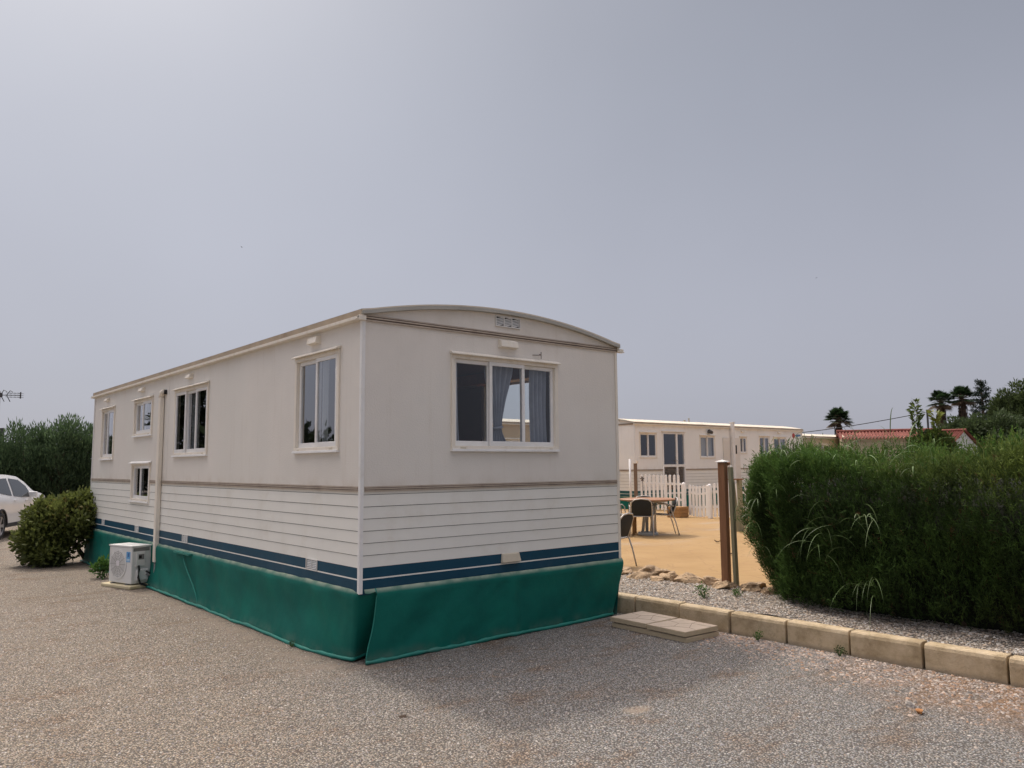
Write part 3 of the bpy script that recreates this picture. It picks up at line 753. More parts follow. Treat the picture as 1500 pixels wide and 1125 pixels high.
def side_curtain(y0, y1, z0, z1, label, mat):
    t = thing('curtain', (0, 0, 0), 0, label, 'curtain'); mb = MB()
    mb.grid(50, 6, lambda a, v: (.10 + .016*math.sin(a*(y1-y0)*60) + .006*nz(a*9, v), y0+(y1-y0)*a, z0+(z1-z0)*v)); mb.build('drape', M[mat], t, smooth=True, recalc=False)
side_curtain(.80, .90, 1.78, 2.6, 'pale curtain edge behind the near window of the long side', 'curtain_pale')
side_curtain(.40, .55, 1.78, 2.6, 'grey curtain at the right edge inside the near window of the long side', 'curtain')
side_curtain(4.35, 4.55, 1.78, 2.58, 'pale curtain behind the three-pane window of the long side', 'curtain_pale')
side_curtain(5.98, 6.3, 1.15, 1.64, 'pale net curtain inside the low small window', 'curtain_pale')

# ------------------------------------------------------------------ air conditioner
ac = thing('air_conditioner', (-.302, 5.575, .047), R(16.5), 'pale grey outdoor air conditioner unit beside the caravan skirt', 'air conditioner')
AL, AD, AH = .54, .28, .495
mb = MB(); mb.box((0, 0, .012), (AD, AL, AH)); mb.build('casing', M['acwhite'], ac, bevel=.014, seg=3)
mb = MB(); mb.box((-.006, -.006, AH), (AD+.006, AL+.006, AH+.02))
for k in range(4): mb.box((.05, .08+k*.11, AH+.02), (.23, .105+k*.11, AH+.0225))
mb.build('lid', M['acwhite'], ac, bevel=.006)
fan = MB(); TA = lambda a, b, d: (-d, a, b)
yc, zc, rr = .315, .262, .185
fan.lathe([(rr, 0), (rr+.012, 0), (rr+.012, .006), (rr, .006)], 40, 0, lambda x, y, z: (-.001-z, yc+x, zc+y))
fan.lathe([(rr, .0005), (0.001, .0005)], 40, 1, lambda x, y, z: (-.0015-z, yc+x, zc+y))
fo = fan.build('fan_grille', [M['acwhite'], M['acgrey']], ac)
g2 = MB()
for k in range(1, 9): 
    q = rr*k/9; g2.tube([(-.006, yc+q*math.cos(2*PI*i/28), zc+q*math.sin(2*PI*i/28)) for i in range(29)], .0028, 5, cap=False)
for k in range(12): 
    a = 2*PI*k/12; g2.tube([(-.006, yc+.03*math.cos(a), zc+.03*math.sin(a)), (-.006, yc+rr*math.cos(a), zc+rr*math.sin(a))], .0025, 5)
g2.build('guard_wire', M['acgrey'], fo)
mb = MB(); mb.box((-.010, yc-.035, zc-.02), (-.0065, yc+.035, zc+.045)); mb.build('badge', M['acmark'], ac)
mb = MB(); mb.box((-.003, .035, .30), (-.0005, .125, .435)); mb.build('sticker', M['aclabel'], ac)
mb = MB(); mb.box((-.0036, .04, .31), (-.0031, .12, .345), 0); mb.box((-.0036, .055, .37), (-.0031, .09, .42), 1); mb.build('sticker_print', [paint('sticker_pale', (.4, .6, .8), .4), paint('sticker_dark', (.05, .15, .4), .4)], ac)
mb = MB(); mb.box((.055, -.016, .24), (.185, 0.0, .43)); mb.build('terminal_cover', M['acwhite'], ac, bevel=.006)
mb = MB(); mb.box((.085, -.0175, .33), (.165, -.0163, .40), 0); mb.box((.09, -.0185, .345), (.13, -.0176, .385), 1); mb.build('rating_plate', [M['acgrey'], M['black']], ac)
mb = MB(); mb.box((.06, -.03, .05), (.23, 0, .20)); mb.build('valve_cover', M['acwhite'], ac, bevel=.014)
mb = MB(); mb.box((.02, .02, .44), (.25, -.002, .485), 0); mb.build('handle_recess', M['acgrey'], ac)
for y in (.07, .42): mb = MB(); mb.box((-.015, y, 0), (AD+.015, y+.05, .012)); mb.build('foot', M['acgrey'], ac)
mb = MB(); mb.tube([(.09, -.02, .25), (.08, -.05, .2), (.07, -.055, .1), (.09, -.07, .02), (.16, -.12, -.012), (.25, -.13, -.01), (.33, -.10, .04), (.38, -.06, .12), (.40, -.03, .26)], .014, 10); mb.build('cable', M['black'], ac, smooth=True)
mb = MB(); mb.tube([(.19, -.03, .17), (.26, -.05, .13), (.33, -.05, .16), (.385, -.04, .28)], .012, 8); mb.build('coolant_pipe', M['black'], ac, smooth=True)
mb = MB(); mb.tube([(.19, -.03, .13), (.27, -.06, .10), (.34, -.06, .12), (.40, -.05, .22)], .011, 8); mb.build('coolant_pipe', M['acgrey'], ac, smooth=True)
mb = MB(); mb.box((-.06, -.075, .0), (.335, .62, .044))
o = mb.build('plinth_slab', M['plinth'], None, bevel=.01); o.location = (-.302, 5.575, .001); o.rotation_euler = (0, 0, R(16.5)); tag(o, 'low ochre stone slab on the gravel under the air conditioner', 'plinth')

# ------------------------------------------------------------------ kerb, slabs, rocks, stones
def kerb_block():
    mb = MB(); n = 6
    prof = [(0, -.06), (0, .165), (.006, .188), (.02, .2), (.12, .2), (.13, .19), (.13, -.06)]
    ys = [0.006 + .565*i/n for i in range(n+1)]
    vs = [(x, y, z) for y in ys for x, z in prof]; k = len(prof)
    fs = [(j*k+i, j*k+(i+1) % k, (j+1)*k+(i+1) % k, (j+1)*k+i) for j in range(n) for i in range(k)]
    fs += [tuple(range(k)), tuple(n*k+i for i in range(k))[::-1]]
    mb.add(vs, fs); return mb.build('kerb_block', M['kerb'], None, bevel=.006)
kb = kerb_block(); y = -.165
labs = {0: 'kerb block half hidden by the corner of the green skirt, behind the loose slabs', 1: 'kerb block right behind the stacked paving slabs', 2: 'kerb block at the right end of the paving slab stack',
        3: 'second kerb block right of the slab stack, with small weeds at its foot', 4: 'third kerb block right of the paving slab stack', 5: 'fourth kerb block right of the slab stack, before the wide dark joint',
        6: 'large kerb block right of the wide dark joint, near the right edge of the photo', 7: 'kerb block cut off by the right edge of the photo'}
for k in range(-2, 9):
    o = kb if k == -2 else kb.copy()
    if k != -2: col.objects.link(o)
    yy = -.165 - .585*(k) ; o.location = (3.195 + .008*math.sin(k*2.3), yy, .004*math.sin(k*1.7)); o.rotation_euler = (0, R(.6*math.sin(k*3.1)), R(.7*math.sin(k*1.3)))
    tag(o, labs.get(k, 'kerb block hidden behind the caravan' if k < 0 else 'kerb block beyond the right edge of the photo'), 'kerb block', 'concrete blocks of the kerb')
def slab_mb():
    mb = MB(); s = .465; h = .044
    mb.box((0, 0, 0), (s, s, h-.003), 1); mb.box((.004, .004, h-.003), (s-.004, s-.004, h), 0)
    L_ = [[(0, .30), (.12, .24), (.18, .10), (.15, 0)], [(.12, .24), (.26, .30), (.30, .465)], [(.26, .30), (.36, .22), (.465, .24)], [(.18, .10), (.36, .22)], [(.36, .22), (.37, 0)]]
    for p in L_:
        mb.tube([(a*.98+.005, b*.98+.005, h-.001) for a, b in p], .0032, 4, 2)
    return mb
sb = slab_mb().build('paving_slab', [M['slab'], M['slabside'], M['line']], None, bevel=.004)
sl_ = [((2.595, -.845, 0), -2, 'lower paving slab nearest the green skirt, under another slab'), ((2.57, -1.315, 0), -2, 'lower paving slab at the right end of the stack'),
       ((2.59, -.832, .053), -1.2, 'upper paving slab with crazy-paving lines, next to the green skirt'), ((2.555, -1.312, .053), -3, 'upper paving slab with crazy-paving lines, at the right end of the stack')]
for k, (p, a, lb) in enumerate(sl_):
    o = sb if k == 0 else sb.copy()
    if k: col.objects.link(o)
    o.location = p; o.rotation_euler = (0, 0, R(a)); tag(o, lb, 'paving slab', 'loose paving slabs stacked by the kerb')

def rock(name, loc, s, seed, mat, label, cat, group=None):
    bm = bmesh.new(); bmesh.ops.create_icosphere(bm, subdivisions=4, radius=1)
    rr_ = random.Random(seed*17); cuts = [(Vector((rr_.gauss(0, 1), rr_.gauss(0, 1), rr_.gauss(0, .8))).normalized(), rr_.uniform(.55, .85)) for _ in range(14)]
    for v in bm.verts:
        p = v.co.copy(); k = 1 + .45*mnoise.noise(p*.9 + Vector((seed*7.1, 0, 0))) + .2*mnoise.noise(p*2.3 + Vector((0, seed*3.3, 0))) + .08*mnoise.noise(p*6 + Vector((0, 0, seed)))
        q = Vector([math.copysign(abs(c)**.75, c) for c in p])
        for n_, d_ in cuts:
            e_ = q.dot(n_) - d_
            if e_ > 0: q -= n_*e_*.92
        v.co = Vector((q.x*s[0]*k, q.y*s[1]*k, q.z*s[2]*k))
    me = bpy.data.meshes.new(name); bm.to_mesh(me); bm.free(); me.materials.append(mat)
    o = bpy.data.objects.new(name, me); col.objects.link(o); o.location = loc; o.rotation_euler = (0, 0, seed*1.3)
    return tag(o, label, cat, group)
RK = [((4.47, .72), (.14, .20, .075), 'large pale edging rock nearest the caravan corner'), ((4.47, .36), (.10, .11, .055), 'small squarish edging rock between two larger ones'),
      ((4.48, .05), (.13, .17, .07), 'long flat-topped edging rock in the middle of the row'), ((4.50, -.26), (.12, .14, .055), 'brown edging rock left of the wooden post'),
      ((4.43, -.44), (.10, .12, .052), 'edging rock at the foot of the brown wooden post'), ((4.49, -.74), (.10, .13, .04), 'low edging rock right of the wooden post'),
      ((4.30, .42), (.06, .10, .02), 'flat stone chip lying on the gravel before the edging rocks'), ((4.46, -1.02), (.08, .12, .04), 'low edging rock beside the hedge'), ((4.48, 1.12), (.10, .14, .03), 'low edging rock close to the caravan skirt')]
for k, ((x, y), s, lb) in enumerate(RK): rock('edging_rock', (x, y, .215), (s[0]*1.3, s[1]*1.35, s[2]*1.6), k+1, M['rock'], lb, 'rock', 'rocks edging the patio')
ST = [((2.06, -3.53), .030, 'stone_orange', 'orange stone on the gravel below the kerb'), ((2.16, -3.43), .034, 'stone_pale', 'pale stone left of the orange stone'),
      ((2.62, -4.07), .05, 'stone_orange', 'pinkish stone at the right edge of the photo'), ((.40, -2.62), .014, 'stone_pale', 'small white stone on the gravel at the bottom of the photo')]
for k, ((x, y), s, mt, lb) in enumerate(ST): rock('stone', (x, y, s*.4), (s, s*.8, s*.65), 20+k, M[mt], lb, 'stone')
rock('dirt_clod', (-.45, -1.38, .0), (.035, .026, .010), 31, M['deadleaf'], 'dark dirt clod on the gravel in front of the caravan corner', 'dirt clod')
for k, (x, y, lb) in enumerate(((7.2, 1.35, 'curled dead leaf on the patio left of the wooden post'), (6.15, -.2, 'dead leaf on the patio between the posts and hedge'), (8.6, 2.6, 'dead leaf on the patio farthest from the kerb'))):
    mb = MB(); mb.grid(6, 4, lambda a, b: ((a-.5)*.13, (b-.5)*.06*(1-(2*a-1)**2+.1), .012+.03*(2*a-1)**2+.012*(2*b-1)**2)); o = mb.build('dead_leaf', M['deadleaf'], None, recalc=False, smooth=True)
    o.location = (x, y, .197); o.rotation_euler = (0, 0, k*1.1-.6); tag(o, lb, 'dead leaf', 'dead leaves on the patio')

# ------------------------------------------------------------------ posts
po = thing('gate_post', (4.445, -.455, .19), R(6), 'brown square wooden post with pale cap at the patio edge', 'post')
mb = MB(); mb.box((-.042, -.042, 0), (.042, .042, 1.425)); mb.build('shaft', M['wood_brown'], po, bevel=.006)
mb = MB(); mb.add([(-.062, -.06, 1.425), (.062, -.06, 1.425), (.062, .06, 1.425), (-.062, .06, 1.425), (-.058, -.056, 1.433), (.058, -.056, 1.433), (.058, .056, 1.433), (-.058, .056, 1.433), (0, 0, 1.452)],
    [(3, 2, 1, 0), (0, 1, 5, 4), (1, 2, 6, 5), (2, 3, 7, 6), (3, 0, 4, 7), (4, 5, 8), (5, 6, 8), (6, 7, 8), (7, 4, 8)]); mb.build('cap', M['housewhite'], po)
mb = MB(); mb.tube([(.055, -.055, 1.35), (.075, -.06, 1.372), (.09, -.04, 1.35)], .016, 8); mb.tube([(.06, -.02, 1.40), (.09, -.04, 1.41)], .018, 8, 1); mb.build('latch', [M['cream'], M['wood_brown']], po, smooth=True)
p2 = thing('batten_post', (4.495, -.55, .19), R(4), 'slim greenish timber batten standing against the brown post', 'post')
mb = MB(); a0, a1 = (-.032, -.018), (.032, .018)
mb.add([(-.032, -.018, 0), (.032, -.018, 0), (.032, .018, 0), (-.032, .018, 0), (-.055, -.01, 1.365), (.003, -.01, 1.365), (.003, .026, 1.365), (-.055, .026, 1.365)], [(3, 2, 1, 0), (4, 5, 6, 7), (0, 1, 5, 4), (1, 2, 6, 5), (2, 3, 7, 6), (3, 0, 4, 7)])
mb.box((-.012, -.0225, .02), (.006, -.019, 1.2), 0); mb.build('shaft', M['wood_grey'], p2)
p3 = thing('fence_post', (10.92, 3.70, .196), R(-20), 'grey weathered timber post standing on the patio behind the brown post', 'post')
mb = MB()
for dx, t in ((-.03, -.11), (.065, -.02)):
    mb.add([(dx-.04, -.04, 0), (dx+.04, -.04, 0), (dx+.04, .04, 0), (dx-.04, .04, 0), (dx-.04+t, -.04, 1.06), (dx+.04+t, -.04, 1.06), (dx+.04+t, .04, 1.06), (dx-.04+t, .04, 1.06)], [(3, 2, 1, 0), (4, 5, 6, 7), (0, 1, 5, 4), (1, 2, 6, 5), (2, 3, 7, 6), (3, 0, 4, 7)])
mb.build('shaft', M['wood_grey'], p3)
mb = MB(); mb.box((-.20, -.05, 1.06), (.12, .05, 1.085)); mb.build('cap', M['wood_brown'], p3)

# ------------------------------------------------------------------ picket fences
def picket_panel(name, y0, y1, n, ztop, zbot, label, sag=0., x=13.75, wp=.07):
    t = thing(name, (x, 0, .196), 0, label, 'picket fence')
    TY = lambda a, b, d: (d, a, b)
    for zr in (.30, .74):
        mb = MB(); N = 8
        for i in range(N):
            a, b = i/N, (i+1)/N; ya, yb = y0+(y1-y0)*a, y0+(y1-y0)*b
            za = zbot+(ztop-zbot)*zr - sag*4*a*(1-a); zb = zbot+(ztop-zbot)*zr - sag*4*b*(1-b)
            mb.add([(.012, ya, za-.03), (.012, yb, zb-.03), (.035, yb, zb-.03), (.035, ya, za-.03), (.012, ya, za+.03), (.012, yb, zb+.03), (.035, yb, zb+.03), (.035, ya, za+.03)], [(3, 2, 1, 0), (4, 5, 6, 7), (0, 1, 5, 4), (2, 3, 7, 6), (1, 2, 6, 5), (3, 0, 4, 7)])
        mb.build('cross_rail', M['picket'], t)
    for i in range(n):
        q = (i+.5)/n; yy = y0+(y1-y0)*q; dz = -sag*4*q*(1-q)
        k = .03*random.uniform(-1, 1)*.3; hw = wp/2
        poly = [(yy-hw, zbot+dz), (yy+hw, zbot+dz), (yy+hw+k, ztop+dz-.035), (yy+hw*.7+k, ztop+dz-.01), (yy+k, ztop+dz), (yy-hw*.7+k, ztop+dz-.01), (yy-hw+k, ztop+dz-.035)]
        mb = MB(); mb.prism(poly, TY, -.01, .011); mb.build('picket', M['picket'], t)
    return t
def white_post(y, h, label, x=13.72, w=.046):
    mb = MB(); mb.box((-w, -w, 0), (w, w, h)); mb.lathe([(w*1.1, h), (w*.9, h+.03), (w*.35, h+.05)], 12); o = mb.build('white_post', M['picket'], None, bevel=.006); o.location = (x, y, .196); tag(o, label, 'post', 'white posts of the picket fence')
picket_panel('picket_fence', 8.78, 7.36, 10, 1.11, .16, 'upright white picket panel left of the gate, behind the table')
picket_panel('picket_fence', 7.12, 6.48, 6, .86, .06, 'sagging white picket gate between the two white posts', sag=.035)
picket_panel('picket_fence', 6.36, 5.30, 8, .90, .04, 'white picket panel running behind the brown post', sag=-.01)
white_post(7.24, .86, 'white fence post left of the sagging gate'); white_post(6.42, .83, 'white fence post right of the sagging gate')
mb = MB(); mb.box((-.18, -.2, 0), (.18, .2, .28)); 
for k in range(3): mb.box((-.19, -.21, .02+k*.09), (.19, .21, .09+k*.09))
o = mb.build('planter_box', M['wood_box'], None, bevel=.005); o.location = (13.52, 7.30, .196); tag(o, 'low ochre wooden planter box at the foot of the picket fence', 'planter box')
t = thing('garden_ornament', (13.5, 8.45, .196), 0, 'dark flower ornament on a thin stake in front of the picket fence', 'garden ornament')
mb = MB(); mb.tube([(0, 0, 0), (0, .01, 1.0)], .008, 6); mb.build('stake', M['antenna'], t)
mb = MB()
for k in range(6):
    a = k*PI/3; mb.add([(0, 0, 1.0), (-.02, .05*math.cos(a-.4), 1.0+.05*math.sin(a-.4)), (-.03, .085*math.cos(a), 1.0+.085*math.sin(a)), (-.02, .05*math.cos(a+.4), 1.0+.05*math.sin(a+.4))], [(0, 1, 2, 3)])
mb.build('flower', M['deadleaf'], t, recalc=False)
t = thing('brown_post', (14.0, 9.14, .196), 0, 'tall brown wooden post beside the left end of the picket fence', 'post')
mb = MB(); mb.box((-.036, -.036, 0), (.036, .036, 1.42)); mb.build('shaft', M['wood_old'], t)
mb = MB(); mb.box((-.06, -.06, 1.42), (.06, .06, 1.44)); mb.box((-.02, -.09, 1.44), (.03, -.03, 1.50)); mb.build('cap', M['cream'], t)
mb = MB(); mb.tube([(0, 0, 0), (0, .02, 1.55)], [.035, .03], 10); o = mb.build('white_stake', M['picket'], None, smooth=True); o.location = (14.0, 9.33, .196); tag(o, 'slim white pole next to the brown post by the far caravan', 'pole')
mb = MB(); mb.tube([(0, 0, 0), (0, 0, 1.35)], .012, 8); o = mb.build('white_stake', M['picket'], None); o.location = (14.1, 8.2, .196); tag(o, 'thin white rod standing behind the upright picket panel', 'pole')

# ------------------------------------------------------------------ patio furniture
def make_chair():
    t = thing('patio_chair')
    def tubes(name, lst, rr=.0125): 
        mb = MB()
        for p in lst: mb.tube(p, rr, 8)
        mb.build(name, M['metal'], t, smooth=True)
    for s in (-1, 1):
        tubes('leg', [[(s*.235, -.30, 0), (s*.235, -.235, .25), (s*.235, -.16, .46), (s*.235, -.12, .62)]])
        tubes('leg', [[(s*.235, .25, 0), (s*.235, .22, .3), (s*.24, .19, .60), (s*.24, .14, .645), (s*.24, .0, .645), (s*.24, -.12, .62), (s*.235, -.20, .60)]])
    tubes('seat_frame', [[(-.215, .22, .43), (-.215, -.17, .41)], [(.215, .22, .43), (.215, -.17, .41)], [(-.235, .20, .43), (.235, .20, .43)], [(-.235, -.17, .41), (.235, -.17, .41)]], .011)
    top = [(-.215, -.17, .41), (-.220, -.225, .56), (-.205, -.275, .70), (-.14, -.295, .755), (0, -.30, .77), (.14, -.295, .755), (.205, -.275, .70), (.220, -.225, .56), (.215, -.17, .41)]
    tubes('back_frame', [top], .012)
    mb = MB(); mb.grid(10, 8, lambda a, b: ((a-.5)*.42, -.16+.37*b, .425-.022*math.sin(PI*a)-.012*math.sin(PI*b)+.01*b)); mb.build('seat', M['sling'], t, smooth=True, recalc=False)
    def bk(a, b):
        hw = .205 - (.06*max(0, (b-.8)/.2)**2); z = .43+.33*b; y = -.178 - .122*b**.95 + .02*math.sin(PI*b)*(1-(2*a-1)**2)*-1
        return ((2*a-1)*hw, y, z - .012*(2*a-1)**2*b)
    mb = MB(); mb.grid(12, 10, bk); mb.build('backrest', M['sling'], t, smooth=True, recalc=False)
    return t
CH = [((4.86, 1.70), 14, 'black sling chair half hidden behind the caravan corner, nearest the camera'), ((8.66, 4.40), -46, 'black sling chair seen from behind at the round table'),
      ((9.26, 4.34), 48, 'black sling chair in profile at the right side of the round table'), ((9.45, 4.98), 132, 'black sling chair on the far side of the round table'), ((8.45, 4.92), -128, 'black sling chair at the left of the round table by the caravan edge')]
c0 = make_chair()
for k, ((x, y), a, lb) in enumerate(CH):
    o = c0 if k == 0 else copy_tree(c0)
    o.location = (x, y, .197); o.rotation_euler = (0, 0, R(a)); o.scale = (.93, .93, .95); tag(o, lb, 'chair', 'black sling chairs on the patio')
t = thing('patio_table', (9.0, 4.52, .197), R(20), 'round brown wooden patio table on a grey pedestal', 'table')
mb = MB(); mb.lathe([(.53, .68), (.555, .69), (.555, .705), (.54, .715), (.0, .715)], 40); mb.build('table_top', M['table_wood'], t)
mb = MB(); mb.lathe([(.40, .655), (.40, .68)], 32); mb.build('apron', M['greymetal'], t)
for k in range(3):
    a = 2*PI*k/3+.5; mb = MB(); mb.tube([(.13*math.cos(a), .13*math.sin(a), .05), (.085*math.cos(a), .085*math.sin(a), .35), (.17*math.cos(a), .17*math.sin(a), .655)], .032, 8); mb.build('column', M['greymetal'], t, smooth=True)
mb = MB(); mb.lathe([(.20, 0), (.205, .03), (.18, .055), (.05, .06)], 28); mb.build('base', M['greymetal'], t, smooth=False)
t = thing('wooden_stool', (8.85, 4.95, .197), R(35), 'small wooden stool under the round table', 'stool')
mb = MB(); mb.box((-.2, -.2, .36), (.2, .2, .39)); mb.build('seat', M['wood_box'], t, bevel=.005)
for sx in (-1, 1):
    for sy in (-1, 1): mb = MB(); mb.box((sx*.16-.025, sy*.16-.025, 0), (sx*.16+.025, sy*.16+.025, .36)); mb.build('leg', M['wood_box'], t)

# ------------------------------------------------------------------ other caravans and houses
def far_caravan(name, loc, L, holes, label, wall='wall', sid='siding', stripe='teal', extra=None):
    """long side faces -y, local y runs towards -x"""
    t = thing(name, loc, R(90), label, 'static caravan', None)
    shell(t, WID, L, holes, wall, sid, stripe)
    T = wall_T('left', WID, L)
    for h in holes.get('left', []):
        if h[2] > 1.1: window(t, T, *h[:4], n=2, hood=True, detail=False)
    mb = MB(); mb.grid(40, 4, lambda a, v: (-.03, L*a, .588*(1-v)+.004)); mb.grid(40, 4, lambda a, v: (WID*a, L+.03, .588*(1-v)+.004)); mb.build('skirt', M['skirt'], t, recalc=False)
    return t, T
X0, L2 = 25.50, 10.01
y_ = lambda wx: X0 - wx
def H(xa, xb, za, zb): return (y_(xb), y_(xa), za, zb)
h2 = [H(15.72, 16.56, 1.78, 2.60), H(18.83, 19.70, 1.77, 2.56), H(22.45, 23.14, 1.78, 2.60), H(23.40, 24.30, 1.78, 2.58), H(21.18, 21.64, 1.93, 2.56)]
doorh = H(16.84, 18.00, .62, 2.62)
c2, T2 = far_caravan('static_caravan', (X0, 10.44, 0), L2, {'left': h2 + [doorh], 'front': [], 'back': []}, 'grey-cream static caravan with a dark glass door behind the picket fence', 'wall_c')
# glazed door
mb = MB(); a, b, c, d = doorh; ring(mb, T2, a, b, c, d, .05, -.05, .02); fr = mb.build('door', M['white'], c2)
mid = y_(17.58); mb = MB(); mb.box((mid-.04, c+.05, -.03), (mid+.04, d-.05, .015), 0, T2); mb.box((a+.05, 1.50, -.03), (mid-.04, 1.58, .014), 0, T2); mb.box((mid+.04, 1.50, -.03), (b-.05, 1.58, .014), 0, T2); mb.build('glazing_bar', M['white'], fr)
mb = MB(); mb.quad(T2(a+.05, c+.05, -.01), T2(b-.05, c+.05, -.01), T2(b-.05, d-.05, -.01), T2(a+.05, d-.05, -.01)); mb.build('pane', M['glass'], fr, recalc=False)
mb = MB(); mb.tube([T2(mid+.0, 1.70, .016), T2(mid, 1.70, .05), T2(mid+.14, 1.70, .05)], .012, 8); mb.build('handle', M['metal'], fr)
mb = MB(); mb.box((a-.03, d+.015, .002), (b+.05, d+.04, .06), 0, T2); mb.build('hood', M['cream'], fr)
for (xa, xb) in ((16.85, 17.5), (17.66, 18.0)):
    pass
mb = MB(); mb.grid(30, 4, lambda q, v: T2(y_(18.83)-.05-.78*q, 1.80+.74*v, -.09+.012*math.sin(q*50))); mb.build('curtain', M['curtain_pale'], c2, recalc=False, smooth=True)
mb = MB(); mb.grid(30, 4, lambda q, v: T2(y_(22.75)-.36*q, 1.80+.74*v, -.09+.012*math.sin(q*30))); mb.build('curtain', M['curtain'], c2, recalc=False, smooth=True)
mb = MB(); mb.grid(20, 4, lambda q, v: T2(y_(23.9)-.36*q, 1.80+.74*v, -.09+.012*math.sin(q*30))); mb.build('curtain', M['curtain'], c2, recalc=False, smooth=True)
mb = MB(); mb.box((y_(20.72), .62, .02), (y_(20.60), 3.03, .13), 0, T2); mb.box((y_(20.74), 3.03, .01), (y_(20.58), 3.06, .15), 0, T2); mb.build('flue_pipe', M['white'], c2, label='square white flue pipe rising above the roof edge')
mb = MB(); a, b = y_(20.55), y_(20.16); mb.box((a, .62, .012), (b, 2.50, .03), 0, T2)
for k in range(7): mb.box((a+.02+k*.05, .66, .03), (a+.045+k*.05, 2.40, .036), 0, T2)
mb.build('cupboard_panel', M['wall'], c2)
mb = MB(); a, b = y_(21.14), y_(20.76); mb.box((a, .62, .012), (b, 2.50, .04), 0, T2); mb.box((y_(20.95), 1.93, .04), (y_(20.87), 2.24, .043), 1, T2); mb.build('entry_door', [M['wall'], M['dark']], c2)
mb = MB(); mb.tube([T2(y_(19.34), 2.72, .0), T2(y_(19.34), 2.71, .08)], .025, 8, 0); mb.tube([T2(y_(19.42), 2.66, .10), T2(y_(19.28), 2.70, .07)], [.055, .075], 12, 0); mb.tube([T2(y_(19.44), 2.655, .105), T2(y_(19.42), 2.66, .10)], .045, 12, 1); mb.build('wall_lamp', [M['antenna'], M['white']], c2)
for (xa, xb, za, zb) in ((23.72, 23.95, 2.72, 2.78), (21.28, 21.48, 2.72, 2.78)):
    vent_box(c2, T2, y_(xb), y_(xa), za, zb)
mb = MB(); yc_ = y_(24.86); mb.prism([(yc_+.10*math.cos(2*PI*k/16), 2.65+.10*math.sin(2*PI*k/16)) for k in range(16)], T2, .002, .008, 0)
mb.prism([(yc_-.10, 2.67), (yc_-.20, 2.60), (yc_-.50, 2.64), (yc_-.52, 2.70), (yc_-.30, 2.705)], T2, .002, .007, 1); mb.build('emblem', [M['logo_red'], M['logo_blue']], c2, label='small emblem with red disc and blue mark')
mb = MB(); mb.tube([(1.0, 5.9, 3.05), (1.0, 5.9, 3.22)], .03, 8); mb.tube([(1.0, 6.15, 3.05), (1.0, 6.15, 3.14)], .05, 8); mb.build('roof_vent', M['roofgrey'], c2)
h3 = [(1.42, 2.35, 1.72, 2.40), (4., 5., 1.75, 2.6)]
c3, T3 = far_caravan('static_caravan', (14.1, 12.55, 0), 9.4, {'left': h3}, 'beige caravan glimpsed through the end window of the near caravan', 'wall_b', 'siding_b')
h4 = [(1.2, 2.2, 1.75, 2.6), (6.2, 7.4, 1.75, 2.55)]
c4, T4 = far_caravan('static_caravan', (38.5, 12.9, -.10), 9.6, {'left': h4}, 'beige caravan with flat roof line just right of the far caravan', 'wall_b', 'siding_b', 'siding_b')

def tiled_house(loc, rz, w, dpt, zeave, zridge, label, wall):
    t = thing('tiled_house', loc, rz, label, 'house')
    mb = MB(); mb.box((0, 0, 0), (w, .12, zeave), 0); mb.box((0, dpt-.12, 0), (w, dpt, zeave), 0)
    for x in (0, w-.12):
        mb.add([(x, .12, 0), (x+.12, .12, 0), (x+.12, dpt-.12, 0), (x, dpt-.12, 0), (x, .12, zeave), (x+.12, .12, zeave), (x+.12, dpt-.12, zeave), (x, dpt-.12, zeave), (x, dpt/2, zridge-.06), (x+.12, dpt/2, zridge-.06)],
               [(3, 2, 1, 0), (0, 1, 5, 4), (2, 3, 7, 6), (0, 4, 8, 7, 3), (1, 2, 6, 9, 5), (4, 5, 9, 8), (6, 7, 8, 9)])
    mb.build('wall', M[wall], t)
    if wall == 'siding_b':
        mb = MB()
        for k in range(12): mb.box((0.02, -.012, .3+k*.2), (w-.02, 0, .315+k*.2))
        mb.build('board_lines', M['fascia'], t)
    n = int(w/.13); mb = MB(); ov = .25
    for sgn in (0, 1):
        def fn(a, b):
            x = -.15 + (w+.3)*a; ripple = .036*math.cos(a*n*2*PI)
            yy = -ov + (dpt/2+ov)*b; z = zeave - .08 + (zridge-zeave+.08)*b
            z += ripple - .012*((b*9) % 1)
            return (x, yy if sgn == 0 else dpt-yy, z)
        mb.grid(n*6, 18, fn)
    mb.build('roof', M['tile'], t, smooth=False, recalc=False)
    mb = MB(); mb.tube([(-.16, dpt/2, zridge+.01), (w+.16, dpt/2, zridge+.01)], .09, 10); mb.build('ridge_tiles', M['tile'], t)
    return t
tiled_house((31.0, 11.6, 0), R(-60), 3.95, 3.0, 2.74, 3.02, 'long low beige house with red tiled roof behind the hedge', 'siding_b')
tiled_house((44.2, 14.9, 0), R(-95), 3.0, 3.2, 2.50, 3.38, 'small white house with red tiled gable roof right of the leafy shoots', 'housewhite')

# ------------------------------------------------------------------ vegetation
def rnd_dir(n, up=0.):
    v = rng.normal(size=(n, 3)); v[:, 2] += up; return unit(v)
def in_ball(n): return unit(rng.normal(size=(n, 3))) * rng.uniform(0, 1, (n, 1))**(1/3)

